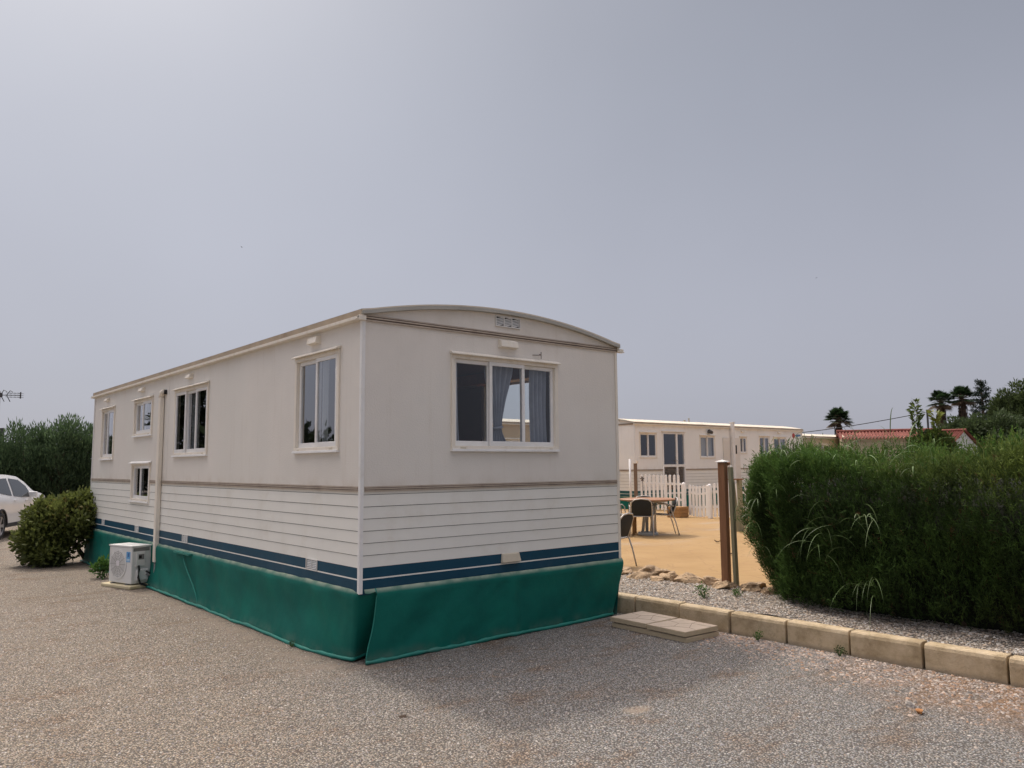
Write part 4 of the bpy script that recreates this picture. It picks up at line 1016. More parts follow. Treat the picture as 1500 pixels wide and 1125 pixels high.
def crown(name, parent, centre, radii, nclump, nleaf, clump_r, L, Wd, c_dark, c_light, mat='leaf', up=.4, shape=None, sunside=True, fill=.55):
    cc = unit(rng.normal(size=(nclump, 3))) * rng.uniform(fill, 1., (nclump, 1))
    if shape: cc = shape(cc)
    C0 = np.array(centre) + cc*np.array(radii)
    tone = rng.uniform(0, 1, nclump)
    idx = np.repeat(np.arange(nclump), nleaf)
    off = in_ball(len(idx)) * clump_r * rng.uniform(.7, 1.2, (len(idx), 1))
    Pn = C0[idx] + off
    D = unit(off/clump_r*.8 + (cc[idx])*.5 + rng.normal(size=(len(idx), 3))*.45 + np.array([0, 0, up]))
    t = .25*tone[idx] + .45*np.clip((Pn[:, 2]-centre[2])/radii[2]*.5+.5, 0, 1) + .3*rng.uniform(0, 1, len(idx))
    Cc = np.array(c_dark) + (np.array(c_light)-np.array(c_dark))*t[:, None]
    Lr = L*rng.uniform(.6, 1.25, len(idx)); Wr = Wd*rng.uniform(.7, 1.2, len(idx))
    return leaves(name, Pn, D, Lr, Wr, Cc, M[mat], parent)

def tree(name, loc, h, rad, label, cat='tree', trunk_h=.35, trunk_r=.12, nclump=90, nleaf=90, clump_r=.4, L=.14, Wd=.05, cd=(.012, .022, .010), cl=(.06, .10, .03), up=.5, group=None, flat=1., mat='leaf', limbs=7):
    t = thing(name, loc, random.uniform(0, 6), label, cat, group)
    mb = MB(); b = h*trunk_h
    mb.tube([(0, 0, -.05), (.04, .02, b*.5), (.0, .05, b), (.05, .0, h*.7)], [trunk_r*1.25, trunk_r, trunk_r*.8, trunk_r*.3], 8); mb.build('trunk', M['bark'], t, smooth=True)
    for k in range(limbs):
        a = 2*PI*k/limbs + random.uniform(-.3, .3); z0 = b*random.uniform(.7, 1.3); q = random.uniform(.5, .85)
        mb = MB(); mb.tube([(0, .03, z0), (rad[0]*.3*math.cos(a), rad[1]*.3*math.sin(a), z0+h*.12), (rad[0]*q*math.cos(a), rad[1]*q*math.sin(a), z0+h*.32)], [trunk_r*.5, trunk_r*.32, trunk_r*.1], 6); mb.build('limb', M['bark'], t, smooth=True)
    zc = h - rad[2]
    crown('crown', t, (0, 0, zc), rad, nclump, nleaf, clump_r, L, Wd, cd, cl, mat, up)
    return t

# dark screen of oleander-like trees behind on the left
OL = [((.10, 24.6), 2.75, (1.0, 1.0, 1.3), 'dark leafy tree behind the white car, at the left edge'), ((1.15, 24.2), 3.10, (1.0, 1.0, 1.5), 'tall dark leafy tree in the middle of the screen behind the car'),
      ((2.15, 23.8), 3.30, (1.0, 1.0, 1.6), 'tallest dark leafy tree, directly left of the caravan end'), ((3.2, 23.6), 3.0, (1.0, 1.0, 1.5), 'dark leafy tree partly hidden by the caravan end'), ((-.25, 26.2), 2.55, (1.0, 1.0, 1.2), 'dark leafy tree cut off by the left edge of the photo')]
for (x, y), h, rd, lb in OL:
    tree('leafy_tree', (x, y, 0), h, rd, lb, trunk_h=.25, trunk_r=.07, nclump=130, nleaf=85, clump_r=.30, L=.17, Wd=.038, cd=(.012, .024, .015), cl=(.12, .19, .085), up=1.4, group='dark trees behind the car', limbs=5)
    # upright shoots that break the outline
tree('leafy_tree', (1.3, 27.2, 0), 2.5, (3.2, .9, 1.2), 'dark low thicket behind the screen trees', trunk_h=.25, trunk_r=.07, nclump=170, nleaf=70, clump_r=.40, L=.2, Wd=.06, cd=(.006, .012, .008), cl=(.03, .05, .025), up=.7, limbs=5, group='dark trees behind the car')

# low bush by the caravan end
t = thing('round_bush', (-.28, 9.35, 0), 0, 'round olive-green bush leaning from the far end of the caravan', 'bush')
mb = MB(); mb.tube([(.28, .15, 0), (.15, .1, .18), (-.02, .02, .45), (-.1, 0, .8)], [.045, .035, .025, .01], 8)
for a in (0.5, 1.9, 3.1, 4.2, 5.4): mb.tube([(.08, .06, .3), (.08+.3*math.cos(a), .06+.3*math.sin(a), .55), (.05+.5*math.cos(a), .5*math.sin(a), .8)], [.02, .014, .006], 6)
mb.tube([(.22, .1, .02), (.3, .0, .25), (.38, -.05, .45)], [.02, .015, .006], 6); mb.build('stem', M['bark'], t, smooth=True)
for k_, (c_, r_, nc, nl) in enumerate([((-.48, .05, .44), (.36, .45, .38), 70, 46), ((-.14, .0, .66), (.46, .5, .40), 110, 46), ((.26, .08, .80), (.34, .42, .34), 70, 46), ((.44, .12, 1.02), (.16, .2, .26), 22, 30), ((-.32, -.14, .24), (.36, .36, .20), 50, 46), ((-.42, .10, .76), (.32, .36, .26), 50, 40), ((.05, .1, 1.02), (.36, .3, .14), 30, 30)]):
    crown('foliage', t, c_, r_, nc, nl, .15, .085, .052, (.022, .032, .009), (.19, .225, .06), up=.35, fill=.3)
n_ = 260; a_ = rng.uniform(0, 2*PI, n_); q_ = rng.uniform(.2, .62, n_); P_ = np.stack([-.05+q_*np.cos(a_), .6*q_*np.sin(a_), 1.02-.5*(q_/.62)**2*.6+rng.uniform(-.05, .10, n_)], 1)
leaves('young_leaves', P_, rnd_dir(n_, .9), .08, .04, np.array([.24, .20, .055])*rng.uniform(.6, 1.3, (n_, 1)), M['leaf'], t)

def weed(loc, s, n, label, colr=((.03, .08, .015), (.12, .24, .05))):
    t = thing('weed', loc, 0, label, 'weed'); mb = MB()
    for k in range(6):
        a = k*1.05; mb.tube([(0, 0, -.01), (.3*s*math.cos(a), .3*s*math.sin(a), .5*s), (.5*s*math.cos(a), .5*s*math.sin(a), .85*s)], [.004, .003, .0015], 5)
    mb.build('stem', M['reed_stem'], t)
    crown('leaf_tuft', t, (0, 0, s*.55), (s*.55, s*.55, s*.45), n, 9, s*(.24 if n > 12 else .42), s*.24, s*.13, colr[0], colr[1], up=.4, fill=.2)
M['reed_stem'] = paint('weed_stem', (.10, .16, .05), .6, .2, 5)
weed((-.33, 7.0, 0), .26, 40, 'bright green weed tuft between the skirt and the air conditioner')
weed((3.78, -.62, .18), .12, 12, 'small green weed on the gravel bed behind the kerb')
weed((4.05, -.85, .18), .09, 14, 'low green weed near the hedge on the gravel bed')
weed((3.13, -1.68, 0), .08, 8, 'small weed at the foot of the kerb right of the slabs'); weed((3.13, -2.45, 0), .07, 11, 'tiny dark weed in a kerb joint', ((.02, .04, .015), (.06, .1, .03)))
weed((-.14, .95, 0), .05, 8, 'tiny weed at the skirt foot near the corner', ((.03, .05, .02), (.08, .11, .04)))

# conifer hedge ---------------------------------------------------
HX0, HX1, HY0, HY1, HZ0, HZ1, HR_ = 3.74, 5.9, -.84, -9.0, .2, 1.62, 1.1
hed = thing('conifer_hedge', (0, 0, 0), 0, 'long dense dark green conifer hedge behind the kerb on the right', 'hedge')
def hedge_top(x, y):
    cx, cy = HX0+HR_, HY0-HR_
    e = HR_ - math.hypot(x-cx, y-cy) if (x < cx and y > cy) else min(x-HX0, HY0-y)
    return HZ1 + .15*mnoise.noise((x*1.1, y*.9, 4)) + .12*mnoise.noise((x*3, y*3, 9)) - .09*max(0, 1-max(e, 0)/.26)**2
def hedge_sample(n):
    """points on the skin of the hedge, outward normals, depth into it"""
    out = []; nor = []
    rad = HR_
    Wf = HX1-HX0; Lf = -(HY1-HY0)
    per = Lf + Wf*.95
    while len(out) < n:
        k = rng.uniform()
        if k < .66:      # west face, near part preferred
            y = HY0 - .05 - abs(rng.uniform())**1.25*(Lf-.1); x = HX0; nr = np.array([-1., 0, 0]); z = HZ0 + rng.uniform()**.8*(HZ1-HZ0)
        elif k < .80:
            x = HX0 + rng.uniform()*Wf; y = HY0; nr = np.array([0, 1., 0]); z = HZ0 + rng.uniform()*(HZ1-HZ0)
        else:
            x = HX0 + rng.uniform()**1.3*Wf; y = HY0 - rng.uniform()**1.2*Lf; z = HZ1; nr = np.array([0, 0, 1.])
        # rounded north-west corner
        cx, cy = HX0+rad, HY0-rad
        if x < cx and y > cy and nr[2] < .5:
            a = math.atan2(y-cy, x-cx); x = cx + rad*math.cos(a); y = cy + rad*math.sin(a); nr = np.array([math.cos(a), math.sin(a), 0])
        elif x < cx and y > cy:
            dx, dy = x-cx, y-cy; q = math.hypot(dx, dy)
            if q > rad: continue
        tz = (z-HZ0)/(HZ1-HZ0)
        if nr[2] < .5:
            bulge = .14*mnoise.noise((x*1.5, y*1.5, z*1.1)) + .11*mnoise.noise((x*4.2, y*4.2, z*1.6)) - .16*(1-tz)**2.2 - .05*max(0, (tz-.85)/.15)**2
            z = HZ0 + (hedge_top(x, y)-HZ0)*tz
            x += nr[0]*bulge; y += nr[1]*bulge
        else: z = hedge_top(x, y)
        out.append((x, y, z)); nor.append(nr)
    return np.array(out), np.array(nor)
def build_hedge():
    N = 38000; Pn, Nr = hedge_sample(N)
    depth = rng.uniform(0, 1, N)**1.4*.20
    Pn = Pn - Nr*depth[:, None]
    sp = unit(Nr*.6 + np.array([0, 0, 1.15]) + rng.normal(size=(N, 3))*.35)
    nb = 10; idx = np.repeat(np.arange(N), nb)
    along = np.tile(np.linspace(0, 1, nb), N)
    Ls = rng.uniform(.07, .16, N)
    base = Pn[idx] + sp[idx]*(along*Ls[idx])[:, None]
    D = unit(sp[idx] + rng.normal(size=(N*nb, 3))*.55)
    z01 = np.clip((Pn[:, 2]-HZ0)/(HZ1-HZ0), 0, 1)
    big = np.array([mnoise.noise((p[0]*.9, p[1]*.9, p[2]*1.2)) for p in Pn]); mid = np.array([mnoise.noise((p[0]*5, p[1]*5, p[2]*1.6)) + .5*mnoise.noise((p[0]*11, p[1]*11, p[2]*6)) for p in Pn])
    topb = np.clip((z01-.58)/.40, 0, 1)**1.5  # sunlit top of the hedge put into the leaf colours
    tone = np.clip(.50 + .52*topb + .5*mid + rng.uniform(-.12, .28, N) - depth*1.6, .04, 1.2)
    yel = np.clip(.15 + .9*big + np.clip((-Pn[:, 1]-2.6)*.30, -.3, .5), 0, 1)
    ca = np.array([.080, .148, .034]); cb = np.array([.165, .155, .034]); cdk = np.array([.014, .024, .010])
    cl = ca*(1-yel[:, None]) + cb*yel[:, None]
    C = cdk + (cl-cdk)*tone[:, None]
    br = rng.uniform(size=N) < .018; C[br] = np.array([.10, .06, .03])
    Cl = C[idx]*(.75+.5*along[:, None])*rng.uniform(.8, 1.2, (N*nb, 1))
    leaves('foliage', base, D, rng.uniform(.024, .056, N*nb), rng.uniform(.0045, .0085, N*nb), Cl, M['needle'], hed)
    # feathery leading shoots that stand above the clipped line
    N2 = 1500; P2, N_2 = hedge_sample(N2*4); k = N_2[:, 2] > .5; P2 = P2[k][:N2]
    n2 = len(P2); nb = 26; idx = np.repeat(np.arange(n2), nb); al = np.tile(np.linspace(0, 1, nb), n2)
    patch = np.array([max(0., .35+1.2*mnoise.noise((p[0]*1.2, p[1]*1.2, 8))) for p in P2])
    Ls = rng.uniform(.05, .30, n2)*(.35+patch); dr = unit(np.array([0, 0, 1.]) + rng.normal(size=(n2, 3))*.25)
    base = P2[idx] + dr[idx]*(al*Ls[idx])[:, None] - np.array([0, 0, .03])
    D = unit(dr[idx]*1. + rng.normal(size=(n2*nb, 3))*.5)
    C = (np.array([.085, .165, .032]) + rng.uniform(-.02, .05, (n2, 1))*np.array([1, .8, .2]))[idx]*(.55+.6*al[:, None])
    leaves('leading_shoots', base, D, rng.uniform(.03, .06, n2*nb)*(1.15-.5*al), rng.uniform(.005, .010, n2*nb), C, M['needle'], hed)
    # dark interior twigs
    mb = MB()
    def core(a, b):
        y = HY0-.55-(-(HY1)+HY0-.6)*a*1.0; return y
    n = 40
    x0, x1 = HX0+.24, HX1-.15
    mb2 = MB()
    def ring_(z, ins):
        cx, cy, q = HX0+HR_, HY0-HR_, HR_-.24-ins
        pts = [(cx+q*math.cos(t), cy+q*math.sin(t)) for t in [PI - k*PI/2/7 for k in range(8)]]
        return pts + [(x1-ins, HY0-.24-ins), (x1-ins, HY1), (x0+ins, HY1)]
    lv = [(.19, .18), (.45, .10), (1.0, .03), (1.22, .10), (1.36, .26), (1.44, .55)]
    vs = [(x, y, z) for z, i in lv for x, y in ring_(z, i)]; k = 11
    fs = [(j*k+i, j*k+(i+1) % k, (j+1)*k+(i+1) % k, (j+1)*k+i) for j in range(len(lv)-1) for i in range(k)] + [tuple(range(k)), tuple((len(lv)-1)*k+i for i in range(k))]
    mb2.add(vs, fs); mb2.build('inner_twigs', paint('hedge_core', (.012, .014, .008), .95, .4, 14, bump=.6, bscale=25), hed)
    for k in range(9):
        mb = MB(); y = HY0-1.-k*.6; x = HX0+.35+.2*random.random() if k else HX0+.75; mb.tube([(x, y, .15), (x+.03, y-.02, .45), (x, y, .9)], [.035, .028, .02], 7); mb.build('trunk', M['bark'], hed, smooth=True)
build_hedge()

def reed(loc, n, L, label, seed, spread=1., out=(-.7, -.1, .5), w=.012, pale=.0):
    rg = random.Random(seed); t = thing('reed_clump', loc, 0, label, 'grass', 'reed grass growing through the hedge')
    V = []; Fc = []; C = []
    for k in range(n):
        d = Vector((out[0]+rg.gauss(0, .45)*spread, out[1]+rg.gauss(0, .6)*spread, out[2]+rg.gauss(0, .35)*spread)).normalized(); l = L*rg.uniform(.5, 1.15); ww = w*rg.uniform(.6, 1.2)
        sc_ = min(1, n/14)**2; p = Vector((rg.gauss(0, .03), rg.gauss(0, .15), rg.gauss(0, .09)))*sc_; side = d.cross(Vector((0, 0, 1))).normalized(); sideb = (side + Vector((0, 0, rg.uniform(-.6, .6)))).normalized()
        c = np.array([.15, .235, .085])*rg.uniform(.6, 1.25) + pale*np.array([.13, .12, .09])*rg.uniform(0, 1.2); ns = 10; b0 = len(V); dr = d.copy()
        for i in range(ns+1):
            q = i/ns; wq = ww*(1-q**2.2)*(.5+.5*min(1, q*4)); V += [tuple(p+sideb*wq*.5), tuple(p-sideb*wq*.5)]; C += [c*(.6+.5*q)]*2
            p = p + dr*(l/ns); dr = (dr + Vector((0, 0, -.20-.12*q*rg.uniform(.5, 1.5)))).normalized()
        Fc += [(b0+2*i, b0+2*i+1, b0+2*i+3, b0+2*i+2) for i in range(ns)]
    raw_mesh('blades', np.array(V), np.array(Fc), np.array(C), M['reed'], t)
reed((3.62, -2.20, .95), 18, .50, 'big arching pale reed clump in the middle of the hedge face', 1, w=.007, pale=.25, spread=1.8)
reed((3.84, -1.30, 1.25), 11, .42, 'reed clump with thin arching blades high on the left of the hedge', 2, pale=.2, w=.008, spread=1.4)
reed((3.90, -1.15, 1.02), 6, .35, 'small reed tuft on the left of the hedge face', 3, w=.007, pale=.4)
reed((3.92, -1.25, .74), 5, .32, 'low pale reed tuft on the left of the hedge face', 4, w=.007, pale=.4)
reed((3.60, -2.55, 1.12), 8, .32, 'short reed tuft right of the middle of the hedge', 5, w=.01, pale=.7)
reed((3.80, -1.75, 1.66), 16, .34, 'reed blades standing along the hedge top left of the red roof', 6, out=(-.3, .1, .9), pale=.35)
reed((3.85, -2.35, 1.66), 18, .38, 'reed blades rising above the hedge top below the red roof', 7, out=(-.2, 0, 1.), pale=.35)
reed((3.8, -2.85, 1.62), 18, .34, 'pale reed tuft on the hedge top right of the small white house', 8, out=(-.4, -.1, .9), pale=.4, w=.01)
reed((3.58, -2.5, .52), 9, .6, 'thin dry stems hanging low on the hedge face', 9, w=.006, pale=.3)

# leafy shoots and bushes behind the hedge
def shoot(loc, h, label, yellow):
    t = thing('leafy_shoot', loc, 0, label, 'shrub', 'tall leafy shoots behind the hedge'); mb = MB()
    for k in range(3): mb.tube([(0, 0, 0), (.05*math.cos(k*2), .05*math.sin(k*2), h*.5), (.12*math.cos(k*2.2), .12*math.sin(k*2.2), h*(.98-.1*k))], [.03, .02, .006], 6)
    mb.build('stem', M['bark'], t)
    n = 420; z = rng.uniform(.45, 1.0, n)*h; a = rng.uniform(0, 2*PI, n); wd = .30*(1.15-z/h)+.09
    dens = (np.sin(z*9)+1.3)/2.3; P_ = np.stack([np.cos(a)*wd*rng.uniform(.1, 1, n)*dens, np.sin(a)*wd*rng.uniform(.1, 1, n)*dens, z], 1)
    D = unit(np.stack([np.cos(a), np.sin(a), rng.uniform(-.1, 1.2, n)], 1)); C = np.array([.06, .11, .03])*rng.uniform(.5, 1.5, (n, 1)) + yellow*np.clip((z/h-.75)*4, 0, 1)[:, None]*np.array([.14, .11, .01])
    leaves('foliage', P_, D, .15, .05, C, M['leaf'], t)
shoot((19.6, 3.62, 0), 3.32, 'tallest leafy shoot standing against the sky above the hedge', .3)
shoot((19.97, 3.25, 0), 3.0, 'yellow-tipped leafy shoot right of the tallest one', 1.)
tree('green_bush', (19.95, 3.35, 0), 2.42, (.55, .5, .6), 'leafy green bush at the foot of the tall shoots', 'bush', .2, .05, 60, 60, .25, .14, .06, (.015, .028, .010), (.10, .15, .03), limbs=4)
tree('green_bush', (17.3, .95, 0), 1.72, (.9, .8, .7), 'dark green bush between the hedge and the small white house', 'bush', .2, .05, 70, 60, .25, .10, .04, (.012, .022, .012), (.06, .09, .04), limbs=4)
tree('green_bush', (13.9, -.75, 0), 2.0, (.5, .5, .6), 'light green leafy bush above the hedge at the right edge', 'bush', .2, .05, 70, 55, .25, .14, .06, (.03, .055, .02), (.14, .22, .08), limbs=4)
tree('green_bush', (21.2, 2.0, 0), 1.75, (1.3, .8, .6), 'grey-green bush in front of the small white house', 'bush', .2, .05, 70, 55, .25, .12, .04, (.02, .03, .02), (.08, .11, .06), limbs=4)

# far trees
for (x, y), h, rd, lb in (((52.2, 14.0), 4.5, (1.5, 1.5, 1.7), 'rounded dark shrub tree below the twin palms'), ((52.6, 12.4), 4.6, (1.9, 1.8, 1.9), 'rounded dark shrub tree below the tall conifer'), ((54.4, 10.8), 4.5, (2.2, 2.0, 1.9), 'rounded dark shrub tree at the right edge')):
    tree('shrub_tree', (x, y, 0), h, rd, lb, trunk_h=.25, trunk_r=.15, nclump=110, nleaf=70, clump_r=.42, L=.26, Wd=.12, cd=(.014, .028, .013), cl=(.10, .14, .055), limbs=5, group='rounded trees behind the red roofs')
for (x, y), h, rd, lb in (((61.9, 14.7), 6.6, (1.0, 1.0, 2.6), 'dark bushy tree just right of the tall conifer'), ((61.8, 13.3), 7.6, (1.3, 1.3, 3.3), 'dark bushy tree in the middle of the right-hand mass'), ((62.1, 11.7), 8.1, (1.7, 1.7, 3.6), 'tallest dark tree at the right edge of the photo'), ((63.0, 14.0), 6.0, (1.3, 1.3, 2.6), 'dark bushy tree at the back of the right-hand mass')):
    tree('bushy_tree', (x, y, 0), h, rd, lb, trunk_h=.3, trunk_r=.2, nclump=130, nleaf=70, clump_r=.40, L=.34, Wd=.09, cd=(.014, .026, .011), cl=(.095, .13, .045), limbs=6, group='dark trees on the right')
def conifer(loc, h, label):
    t = thing('conifer', loc, 0, label, 'tree'); mb = MB(); mb.tube([(0, 0, 0), (0, 0, h*.6), (0, 0, h)], [.22, .13, .03], 8); mb.build('trunk', M['bark'], t)
    P_ = []; D_ = []; C_ = []; br = MB()
    for k in range(46):
        z = h*(.32+.67*(k/46)); a = k*2.4; l = (1.9*(1-(z/h-.32)/.68)**.8+.32)*random.uniform(.55, 1.1)
        e = Vector((math.cos(a)*l, math.sin(a)*l, .18*l)); br.tube([(0, 0, z), (e.x*.5, e.y*.5, z+.02*l), (e.x, e.y, z+e.z)], [.04, .03, .01], 5)
        n = int(150*l/1.6)+40; q = rng.uniform(.12, 1, n)
        base = np.array([0, 0, z]) + q[:, None]*np.array(e) + rng.normal(0, .10, (n, 3))*np.array([1, 1, .7]); P_.append(base); D_.append(unit(np.array(e)*.6 + rng.normal(size=(n, 3))*.7 + np.array([0, 0, .3]))); C_.append(np.array([.014, .024, .016])*rng.uniform(.5, 2.2, (n, 1)))
    br.build('branches', M['bark'], t)
    leaves('foliage', np.concatenate(P_), np.concatenate(D_), .22, .06, np.concatenate(C_), M['needle'], t)
conifer((73.78, 20.22, 0), 8.9, 'tall dark conifer with ragged tiers near the right edge')
def palm(loc, h, r_, label, lean=(0, 0), dead=.6, nf=34, seed=1, group=None):
    rg = random.Random(seed); t = thing('fan_palm', loc, 0, label, 'palm tree', group)
    mb = MB(); mb.tube([(0, 0, 0), (lean[0]*.4, lean[1]*.4, h*.5), (lean[0], lean[1], h)], [.36, .28, .22], 10); mb.build('trunk', M['palmbark'], t, smooth=True)
    V = []; Fq = []; C = []; SV = []; SF = []; SC = []
    top = Vector((lean[0], lean[1], h)); st = MB()
    for k in range(nf):
        a = k*2.399+rg.uniform(-.2, .2); e = R(rg.uniform(-35, 80)); dry = e < R(-12)
        d = Vector((math.cos(a)*math.cos(e), math.sin(a)*math.cos(e), math.sin(e))); pl_ = r_*rg.uniform(.42, .6)
        p1 = top + d*pl_; st.tube([top, top+d*pl_*.5+Vector((0, 0, .03)), p1], [.035, .028, .02], 5)
        sd = d.cross(Vector((0, 0, 1))).normalized(); upv = sd.cross(d); c = np.array((.11, .075, .045)) if dry else np.array([.022, .042, .016])*rg.uniform(.6, 1.9)
        for i in range(-8, 9):
            w = i/8*R(95); q = (d*math.cos(w) + sd*math.sin(w)).normalized(); l = r_*.52*(1-.25*abs(i/8))
            sx = q.cross(upv).normalized()*.055; m_ = p1 + q*l*.5; tip = p1 + q*l - Vector((0, 0, l*.22))
            b = len(V); V += [tuple(p1), tuple(m_+sx), tuple(tip), tuple(m_-sx)]; Fq.append((b, b+1, b+2, b+3)); C += [c*rg.uniform(.8, 1.2)]*4
    for k in range(int(90*dead)):
        a = rg.uniform(0, 6.28); z = h-.2-rg.uniform(0, 1)*dead*2.2; q = Vector((math.cos(a), math.sin(a), 0)); b = len(V); p = top + Vector((0, 0, z-h)) + q*.2; l = rg.uniform(.6, 1.1)
        tip = p + q*.22 - Vector((0, 0, l)); s = Vector((-q.y, q.x, 0))*.09; m_ = (p+tip)/2 + q*.12; V += [tuple(p), tuple(m_+s), tuple(tip), tuple(m_-s)]; Fq.append((b, b+1, b+2, b+3)); C += [np.array([.09, .06, .038])*rg.uniform(.5, 1.3)]*4
    st.build('stalks', M['palmbark'], t); raw_mesh('fronds', np.array(V), np.array(Fq), np.array(C), M['leaf'], t)
palm((73.88, 33.7, 0), 5.9, 1.55, 'short fan palm with thick crown alone above the red roof', dead=1.1, nf=64, seed=2)
palm((82.0, 26.6, 0), 7.6, 1.55, 'left one of the twin fan palms, slightly shorter', lean=(-.2, .2), dead=.7, nf=52, seed=3, group='twin palms')
palm((83.4, 25.0, 0), 7.95, 1.55, 'right one of the twin fan palms, slightly taller', lean=(-.25, .25), dead=.7, nf=52, seed=4, group='twin palms')

# trees beyond the left edge that show only as reflections in the long side's windows
for (x, y), h, rd, lb in (((-9.0, 22.5), 3.0, (2.4, 2.0, 1.5), 'dark low tree mirrored in the near window of the long side'), ((-10.6, 36.2), 9.5, (2.1, 2.1, 4.2), 'tall dark tree mirrored in the three-pane window'), ((-10.5, 47.0), 3.0, (3, 3, 1.4), 'dark tree mirrored in the far windows')):
    tree('leafy_tree', (x, y, 0), h, rd, lb, nclump=110, nleaf=45, clump_r=.7, L=.5, Wd=.2, cd=(.008, .014, .008), cl=(.04, .06, .025), limbs=6, group='trees mirrored in the windows')

# ------------------------------------------------------------------ the white car
def make_car():
    h = R(-26); t = thing('parked_car', (0, 0, 0), h, 'white compact SUV parked at the left edge behind the bush', 'car')
    # local: +y forward, x across, origin on the ground under the rear right wheel centre is at (.80, -1.32)
    hw = .90
    prof = [(-2.10, .42), (-2.16, .60), (-2.15, .86), (-2.06, 1.06), (-1.96, 1.22), (-1.72, 1.47), (-1.50, 1.555), (-1.0, 1.60), (-.3, 1.605), (.25, 1.56), (.62, 1.42), (1.02, 1.13), (1.22, 1.04), (1.70, .985), (2.0, .90), (2.14, .74), (2.17, .55), (2.12, .36)]
    def halfw(y, z):
        w = hw - .05*max(0, (abs(y)-1.5)/.65)**2 - .03*max(0, (.55-z)/.3)
        if z > .98: w -= .26*((z-.98)/.62)**1.15
        return w
    arches = [(-1.32, .395), (1.33, .395)]
    nz_ = 12; mb = MB(); ys = [-2.16 + 4.33*i/96 for i in range(97)]
    def ztop(y):
        for (a, za), (b, zb) in zip(prof[3:], prof[4:-3]):
            if a <= y <= b: return za + (zb-za)*(y-a)/(b-a)
        return None
    # outline of the side as top and bottom curves
    def top(y):
        P_ = [p for p in prof]
        pts = sorted(P_[1:-1], key=lambda q: q[0]); best = .6
        up = [(-2.16, .60), (-2.15, .86), (-2.06, 1.06), (-1.96, 1.22), (-1.72, 1.47), (-1.50, 1.555), (-1.0, 1.60), (-.3, 1.605), (.25, 1.56), (.62, 1.42), (1.02, 1.17), (1.22, 1.12), (1.70, 1.06), (2.0, .97), (2.14, .78), (2.17, .55)]
        for (a, za), (b, zb) in zip(up, up[1:]):
            if a <= y <= b: return za+(zb-za)*((y-a)/(b-a) if b > a else 0)
        return .55
    def bot(y):
        z = .30 + .12*max(0, (abs(y)-1.8)/.36)
        for c, r_ in arches:
            if abs(y-c) < r_: z = max(z, .34 + math.sqrt(r_*r_-(y-c)**2))
        return z
    cols_ = []
    for y in ys:
        zb, zt = bot(y), top(y); zt = max(zt, zb+.02)
        cols_.append([(halfw(y, zb+(zt-zb)*j/nz_), y, zb+(zt-zb)*j/nz_) for j in range(nz_+1)])
    for sg in (1, -1):
        for i in range(96):
            for j in range(nz_):
                q = [cols_[i][j], cols_[i+1][j], cols_[i+1][j+1], cols_[i][j+1]]
                mb.add([(sg*a, b, c) for a, b, c in q], [(0, 1, 2, 3)])
    for i in range(96):
        a, b = cols_[i][nz_], cols_[i+1][nz_]
        for k in range(8):
            u0_, u1_ = -1+2*k/8, -1+2*(k+1)/8; cr = lambda u_: .035*(1-u_*u_)
            mb.quad((a[0]*u0_, a[1], a[2]+cr(u0_)), (a[0]*u1_, a[1], a[2]+cr(u1_)), (b[0]*u1_, b[1], b[2]+cr(u1_)), (b[0]*u0_, b[1], b[2]+cr(u0_)))
        a, b = cols_[i][0], cols_[i+1][0]; mb.quad((-a[0], a[1], a[2]), (a[0], a[1], a[2]), (b[0], b[1], b[2]), (-b[0], b[1], b[2]))
    for c in (cols_[0], cols_[-1]):
        for j in range(nz_): mb.quad((-c[j][0], c[j][1], c[j][2]), (c[j][0], c[j][1], c[j][2]), (c[j+1][0], c[j+1][1], c[j+1][2]), (-c[j+1][0], c[j+1][1], c[j+1][2]))
    bm_o = mb.build('body', M['carpaint'], t, smooth=True, merge=True)
    try: bm_o.data.set_sharp_from_angle(angle=R(50))
    except Exception: pass
    def side_glass(name, poly, sg, parent=t, mat='carglass', off=.006):
        bm = bmesh.new(); bm.faces.new([bm.verts.new((0, y, z)) for y, z in poly])
        bmesh.ops.triangulate(bm, faces=bm.faces[:]); bmesh.ops.subdivide_edges(bm, edges=bm.edges[:], cuts=5, use_grid_fill=True)
        for v in bm.verts: v.co.x = sg*(halfw(v.co.y, v.co.z)+.010)
        me = bpy.data.meshes.new(name); bm.to_mesh(me); bm.free(); me.materials.append(M[mat]); o = bpy.data.objects.new(name, me); col.objects.link(o); o.parent = parent; return o
    for sg in (1, -1):
        side_glass('side_window', [(-.50, 1.06), (.10, 1.02), (.80, 1.00), (.60, 1.30), (.25, 1.47), (-.42, 1.52)], sg)
        side_glass('side_window', [(-1.40, 1.16), (-.62, 1.065), (-.54, 1.52), (-1.02, 1.515), (-1.30, 1.42)], sg)
        side_glass('side_window', [(-1.66, 1.24), (-1.46, 1.17), (-1.38, 1.40), (-1.60, 1.34)], sg)
        mb = MB(); mb.add([(sg*(halfw(y, z)+.006), y, z) for y, z in [(-2.05, .92), (-1.78, .98), (-1.72, 1.08), (-1.99, 1.10)]] , [(0, 1, 2, 3)]); mb.box((sg*.55, -2.155, .90), (sg*.85, -2.08, 1.06)); mb.build('tail_light', M['redlamp'], t, recalc=False)
        mb = MB(); mb.box((sg*.86, .62, 1.0), (sg*1.06, .74, 1.14)); mb.box((sg*.86, .66, .99), (sg*.9, .72, 1.02)); mb.build('mirror', M['carpaint'], t, bevel=.03)
        mb = MB(); mb.box((sg*.905, -.55, .93), (sg*.925, -.38, .955)); mb.box((sg*.905, .30, .91), (sg*.925, .47, .935)); mb.build('door_handle', M['carpaint'], t, bevel=.006)
        mb = MB()
